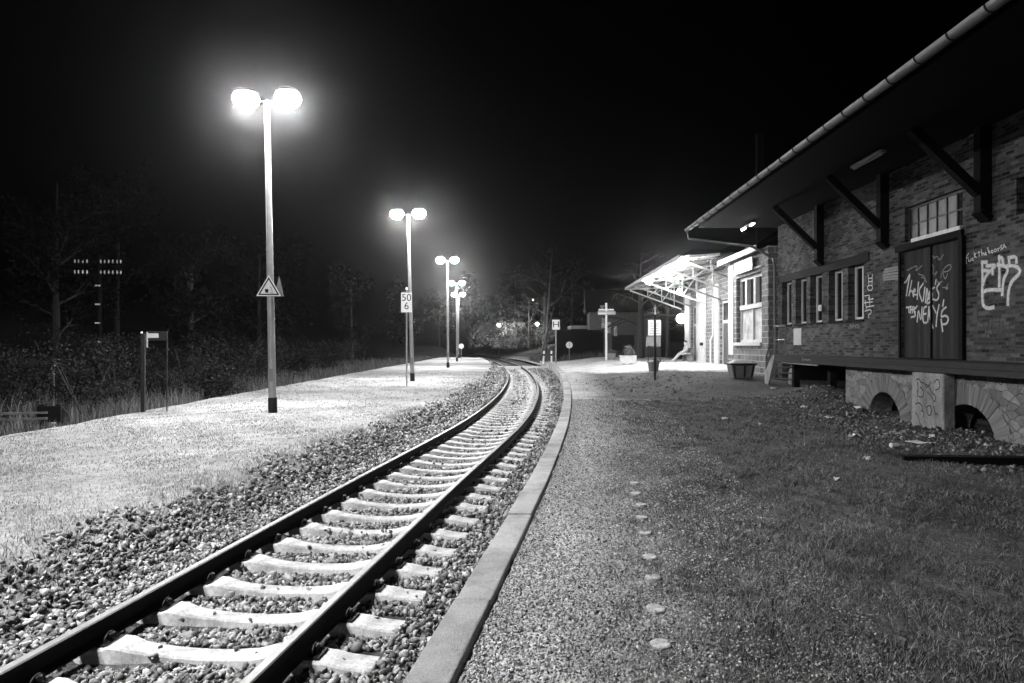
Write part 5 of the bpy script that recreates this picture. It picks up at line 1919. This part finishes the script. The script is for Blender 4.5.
b.add([(-l_, -w_, 0.582), (l_, -w_, 0.582), (l_, w_, 0.582), (-l_, w_, 0.582), (-l_ * 0.6, -w_ * 0.5, 0.70), (l_ * 0.6, -w_ * 0.5, 0.70), (l_ * 0.6, w_ * 0.5, 0.70), (-l_ * 0.6, w_ * 0.5, 0.70)],
      [(0, 3, 2, 1), (4, 5, 6, 7), (0, 1, 5, 4), (1, 2, 6, 5), (2, 3, 7, 6), (3, 0, 4, 7)])
b.build('lid', M['lit_wall'], gb, bevel=0.04)

# ------------------------------------------------------------------ marker discs along the platform line, litter
disc_px = [(660.5, 643.3), (656, 608), (653, 577), (649.7, 556), (644.5, 532.6), (642, 517), (640.6, 504.5), (635.5, 493), (634, 483)]
ords = ['nearest', 'second nearest', 'third nearest', 'fourth nearest', 'fifth nearest', 'sixth nearest', 'seventh nearest', 'second farthest', 'farthest']
for (px, row), od in zip(disc_px, ords):
    d = F * EYE / (row - HOR)
    x = gp(px, d)
    zz = float(z_right(x, d))
    b = MB()
    rr = 0.058
    b.lathe([(rr, -0.04), (rr, -0.002), (rr * 0.85, 0.004), (rr * 0.3, 0.001)], n=18)
    o = b.build('marker_disc', M['disc'], smooth=True)
    o.location = (x, d, zz + random.uniform(0.0, 0.003) + 0.0005 * d)
    o.rotation_euler = (random.uniform(-0.08, 0.08), random.uniform(-0.08, 0.08), 0)
    tag(o, 'pale round ground disc in the platform grass, %s of its row' % od, 'marker disc', 'row of ground discs along the platform')


def scrap(px, row, w, h, lab, mat='litter'):
    d = F * (EYE + 0.08) / (row - HOR)
    x = gp(px, d)
    b = MB()
    nx_, ny_ = 5, 4
    vs = [((i / (nx_ - 1) - 0.5) * w + random.uniform(-1, 1) * w * 0.1, (j / (ny_ - 1) - 0.5) * w * 0.7 + random.uniform(-1, 1) * w * 0.1, random.uniform(0.1, 1) * h) for j in range(ny_) for i in range(nx_)]
    vs += [(v[0], v[1], v[2] - 0.012) for v in vs]
    n_ = nx_ * ny_
    fs = []
    for j in range(ny_ - 1):
        for i in range(nx_ - 1):
            a_ = j * nx_ + i
            fs += [(a_, a_ + 1, a_ + nx_ + 1, a_ + nx_), (n_ + a_, n_ + a_ + nx_, n_ + a_ + nx_ + 1, n_ + a_ + 1)]
    for i in range(nx_ - 1):
        fs += [(i, n_ + i, n_ + i + 1, i + 1)]
        a_ = (ny_ - 1) * nx_ + i
        fs += [(a_, a_ + 1, n_ + a_ + 1, n_ + a_)]
    b.add(vs, fs)
    o = b.build('litter_scrap', M[mat])
    o.location = (x, d, float(z_right_gap(x, d)) + 0.01)
    o.rotation_euler = (0, 0, random.uniform(0, 3))
    tag(o, lab, 'litter', 'scraps of litter by the dock')
    return o


for px, row, w, h, lab in [(792, 387, 0.3, 0.1, 'pale flattened scrap on the mound under the dock'), (773, 398, 0.16, 0.08, 'small white scrap near the foot of the dock stair'), (804, 409, 0.17, 0.1, 'white scrap left of the arched stone wall'), (830, 417, 0.24, 0.06, 'flat white scrap before the first arch'), (860, 411, 0.28, 0.12, 'crumpled pale rag at the mouth of the first arch'),
                           (855, 437, 0.24, 0.09, 'crumpled carton on the dark ground left of the bottle'), (920, 442, 0.32, 0.06, 'flat pale wrapper in front of the graffiti pier'), (868, 464, 0.1, 0.06, 'tiny scrap in the grass below the carton'), (932, 436, 0.12, 0.08, 'little scrap right at the foot of the graffiti pier'), (725, 423, 0.12, 0.05, 'lone white scrap in the open grass'), (982, 421, 0.2, 0.1, 'pale scrap in the mouth of the second arch'), (760, 428, 0.07, 0.05, 'tiny white scrap right of the lone one in the grass'), (836, 487, 0.06, 0.04, 'tiny bright scrap on the grass nearest the camera')]:
    scrap(px, row, w, h, lab)
d = F * (EYE + 0.12) / (450.5 - HOR)
x = gp(896, d)
bt = thing('bottle', 'white plastic bottle lying in front of the graffiti pier', 'bottle', (x, d, float(z_right(x, d)) + 0.04), R(8))
lat = MB().lathe([(0.02, -0.10), (0.04, -0.095), (0.042, 0.03), (0.03, 0.06), (0.014, 0.085), (0.014, 0.1)], n=14)
lat.v = [(v[2], v[1], v[0]) for v in lat.v]
lat.build('body', M['litter'], bt, True)
lat = MB().lathe([(0.017, 0.1), (0.017, 0.125)], n=10)
lat.v = [(v[2], v[1], v[0]) for v in lat.v]
lat.build('cap', M['sign_grey'], bt)
d = 10.05
x0, x1 = gp(902, d), gp(1075, d)
tb = MB().bar((-1.3, 0.03, 0.06), (1.5, -0.12, 0.05), 0.2, 0.14).build('timber_beam', M['timber'], bevel=0.012)
tb.location = ((x0 + x1) / 2, d, float(z_right((x0 + x1) / 2, d)) - 0.01)
tag(tb, 'dark weathered timber beam lying on the ground by the dock', 'timber beam')

# ------------------------------------------------------------------ background beyond the forecourt
fd = 66.0
fn = thing('board_fence', 'tall dark board fence behind the forecourt', 'fence', (gp(575, fd), fd, 0.2))
xl, xr = gp(556, fd) - gp(575, fd), gp(603, fd) - gp(575, fd)
MB().box(xl, xr, -0.03, 0.03, -0.4, EYE + (344 - 330) * fd / F - 0.2).build('board_panel', M['timber'], fn)
k = xl
while k < xr + 0.01:
    MB().box(k - 0.05, k + 0.05, 0.035, 0.13, -0.4, EYE + (344 - 329.5) * fd / F - 0.2).build('post', M['timber'], fn)
    k += (xr - xl) / 3
hd = 72.0
hx_ = gp(618, hd)
hou = thing('house', 'dim plastered house with a dark garage door behind the bare tree', 'house', (hx_, hd, 0.3), R(-4))
hw = gp(645, hd) - hx_
b = MB()
wall_h = EYE + (344 - 312) * hd / F - 0.3
b.box(-3.0, hw + 1.5, 0, 6, -0.5, wall_h)
b.build('wall', M['plaster'], hou)
b = MB()
b.add([(-3.4, -0.6, wall_h), (hw + 1.9, -0.6, wall_h), (hw + 1.9, 6.6, wall_h), (-3.4, 6.6, wall_h), (-3.4, 3, wall_h + 2.6), (hw + 1.9, 3, wall_h + 2.6)], [(0, 1, 5, 4), (3, 4, 5, 2), (0, 4, 3), (1, 2, 5), (0, 3, 2, 1)])
b.build('roof', M['roof'], hou)
MB().box(gp(612, hd) - hx_, gp(634, hd) - hx_, -0.06, -0.003, -0.3, EYE + (344 - 335) * hd / F - 0.3).build('garage_door', M['dark_metal'], hou)
for px, r0, r1 in ((609, 322, 333), (615.5, 326, 336), (603.5, 318, 328)):
    o = MB().box(gp(px - 1.6, hd) - hx_, gp(px + 1.6, hd) - hx_, -0.08, -0.003, EYE + (344 - r1) * hd / F - 0.3, EYE + (344 - r0) * hd / F - 0.3).build('window', M['frame_white'], hou)
    MB().box(gp(px - 1.2, hd) - hx_, gp(px + 1.2, hd) - hx_, -0.09, -0.081, EYE + (344 - r1 + 1) * hd / F - 0.3, EYE + (344 - r0 - 1) * hd / F - 0.3).build('pane', M['pane_pale'], o)  # pale pane colour stands for the window being lit
sh = thing('low_shed', 'low dark shed with a pale flat roof behind the fence', 'shed', (gp(585, 76), 76, 0.3))
b = MB().box(-1.4, 1.4, 0, 4, -0.4, EYE + (344 - 329) * 76 / F - 0.3)
b.build('wall', M['timber'], sh)
MB().box(-1.6, 1.7, -0.3, 4.3, EYE + (344 - 328.8) * 76 / F - 0.3, EYE + (344 - 325.5) * 76 / F - 0.3).build('roof', M['concrete'], sh)
MB().box(1.2, 1.45, -0.45, -0.31, EYE + (344 - 327) * 76 / F - 0.3, EYE + (344 - 318) * 76 / F - 0.3).build('flue', M['plaster'], sh)

for px, row, d, mat, hh, r, lab in ((499, 325.5, 95, 'far_lamp', 0, 0.2, 'left one of the two distant street lamps above the bank'), (537.3, 324, 100, 'far_lamp', 0, 0.2, 'right one of the two distant street lamps above the bank'),
                                    (533, 300, 140, 'tiny_lamp', 0, 0.1, 'tiny far street lamp high between the dark trees'), (590, 299.7, 120, 'tiny_lamp', 0, 0.2, 'tiny far street lamp above the dark fence')):
    x, z = gp(px, d, row)
    g0 = float(z_right(x, d)) if x > cx(d) else float(z_left(x, d))
    t = thing('street_lamp', lab, 'street lamp', (x, d, g0), 0, 'far street lamps')
    MB().lathe([(0.09, -0.2), (0.06, z - g0 + 0.2)], (0, 0.5, 0), 8).build('pole', M['dark_metal'], t)
    MB().tube([(0, 0.5, z - g0 + 0.2), (0, 0.1, z - g0 + 0.3)], 0.04, 6).build('arm', M['dark_metal'], t)
    MB().lathe([(r * math.cos(q), r * math.sin(q)) for q in np.linspace(-1.5, 1.5, 9)], (0, 0, z - g0), 12).build('lamp_globe', M[mat], t, True)

# far wooded hill that closes the view
b = MB()
nx_, ny_ = 41, 8
vs = []
for j in range(ny_):
    for i in range(nx_):
        xx_ = -66 + 132 * i / (nx_ - 1)
        yy_ = 146 + 25 * j / (ny_ - 1)
        t = j / (ny_ - 1)
        vs.append((xx_, yy_, -1.0 + t * (10 + 3 * math.sin(xx_ * 0.07 + 1) + 1.5 * math.sin(xx_ * 0.23)) + 0.8 * math.sin(xx_ * 0.9) * t))
fs = [(j * nx_ + i, j * nx_ + i + 1, (j + 1) * nx_ + i + 1, (j + 1) * nx_ + i) for j in range(ny_ - 1) for i in range(nx_ - 1)]
b.add(vs, fs)
tag(b.build('far_hill', M['wild_soil'], smooth=True), 'dark wooded hill closing the far end of the line', 'hill', kind='structure')

# ------------------------------------------------------------------ haze
HAZE = 0.00042
hz_ = MB().box(-69, 69, -12, 173, -3.0, 27.0)
ho = hz_.build('haze', bpy.data.materials.new('night_haze'))
hm = ho.data.materials[0]
hm.use_nodes = True
nt = hm.node_tree
nt.nodes.remove(nt.nodes['Principled BSDF'])
pv = N(nt, 'ShaderNodeVolumePrincipled')
pv.inputs['Color'].default_value = (0.9, 0.9, 0.9, 1)
pv.inputs['Density'].default_value = HAZE
pv.inputs['Anisotropy'].default_value = 0.95
L(nt, pv.outputs[0], nt.nodes['Material Output'].inputs['Volume'])
tag(ho, 'thin night mist glowing around the lamps', 'haze', kind='stuff')

# ------------------------------------------------------------------ night sky, moonlight, camera
w = bpy.data.worlds.new('World')
scene.world = w
w.use_nodes = True
nt = w.node_tree
bg = nt.nodes['Background']
sky = N(nt, 'ShaderNodeTexSky', sky_type='NISHITA')
sky.sun_disc = False
sky.sun_elevation = R(-6)
sky.sun_rotation = R(200)
for k_ in ('dark_timber', 'roof_slate', 'black_paint', 'dark_steel', 'dock_beam_wood', 'door_planks', 'rusty_rail', 'brick_wall'):
    mm_ = bpy.data.materials.get(k_)
    mm_.node_tree.nodes['Principled BSDF'].inputs['Specular IOR Level'].default_value = 0.08
bpy.data.materials['worn_rail_head'].node_tree.nodes['Principled BSDF'].inputs['Specular IOR Level'].default_value = 0.2
bwn = N(nt, 'ShaderNodeRGBToBW')
L(nt, sky.outputs[0], bwn.inputs[0])
L(nt, bwn.outputs[0], bg.inputs['Color'])
bg.inputs['Strength'].default_value = 0.0001
sun = bpy.data.lights.new('moon', 'SUN')
sun.energy = 0.0003
sun.angle = R(0.5)
so = bpy.data.objects.new('moon', sun)
COL.objects.link(so)
so.rotation_euler = (R(55), 0, R(-60))

cam = bpy.data.cameras.new('camera')
cam.lens = 24.0
cam.sensor_width = 36.0
cam.clip_end = 600
cam.clip_start = 0.05
co = bpy.data.objects.new('camera', cam)
COL.objects.link(co)
co.location = (0, 0, EYE)
co.rotation_euler = (R(90) + math.atan(2.5 / F), 0, 0)
scene.camera = co

scene.view_settings.view_transform = 'Standard'
scene.view_settings.look = 'None'
scene.view_settings.gamma = 1.0
scene.view_settings.exposure = 4.2
cy = scene.cycles
cy.use_denoising = True
try:
    cy.denoiser = 'OPENIMAGEDENOISE'
except Exception:
    pass
cy.max_bounces = 5
cy.diffuse_bounces = 2
cy.glossy_bounces = 2
cy.transmission_bounces = 2
cy.volume_bounces = 0
cy.use_adaptive_sampling = True
cy.adaptive_threshold = 0.02
cy.sample_clamp_indirect = 6.0
cy.use_light_tree = True
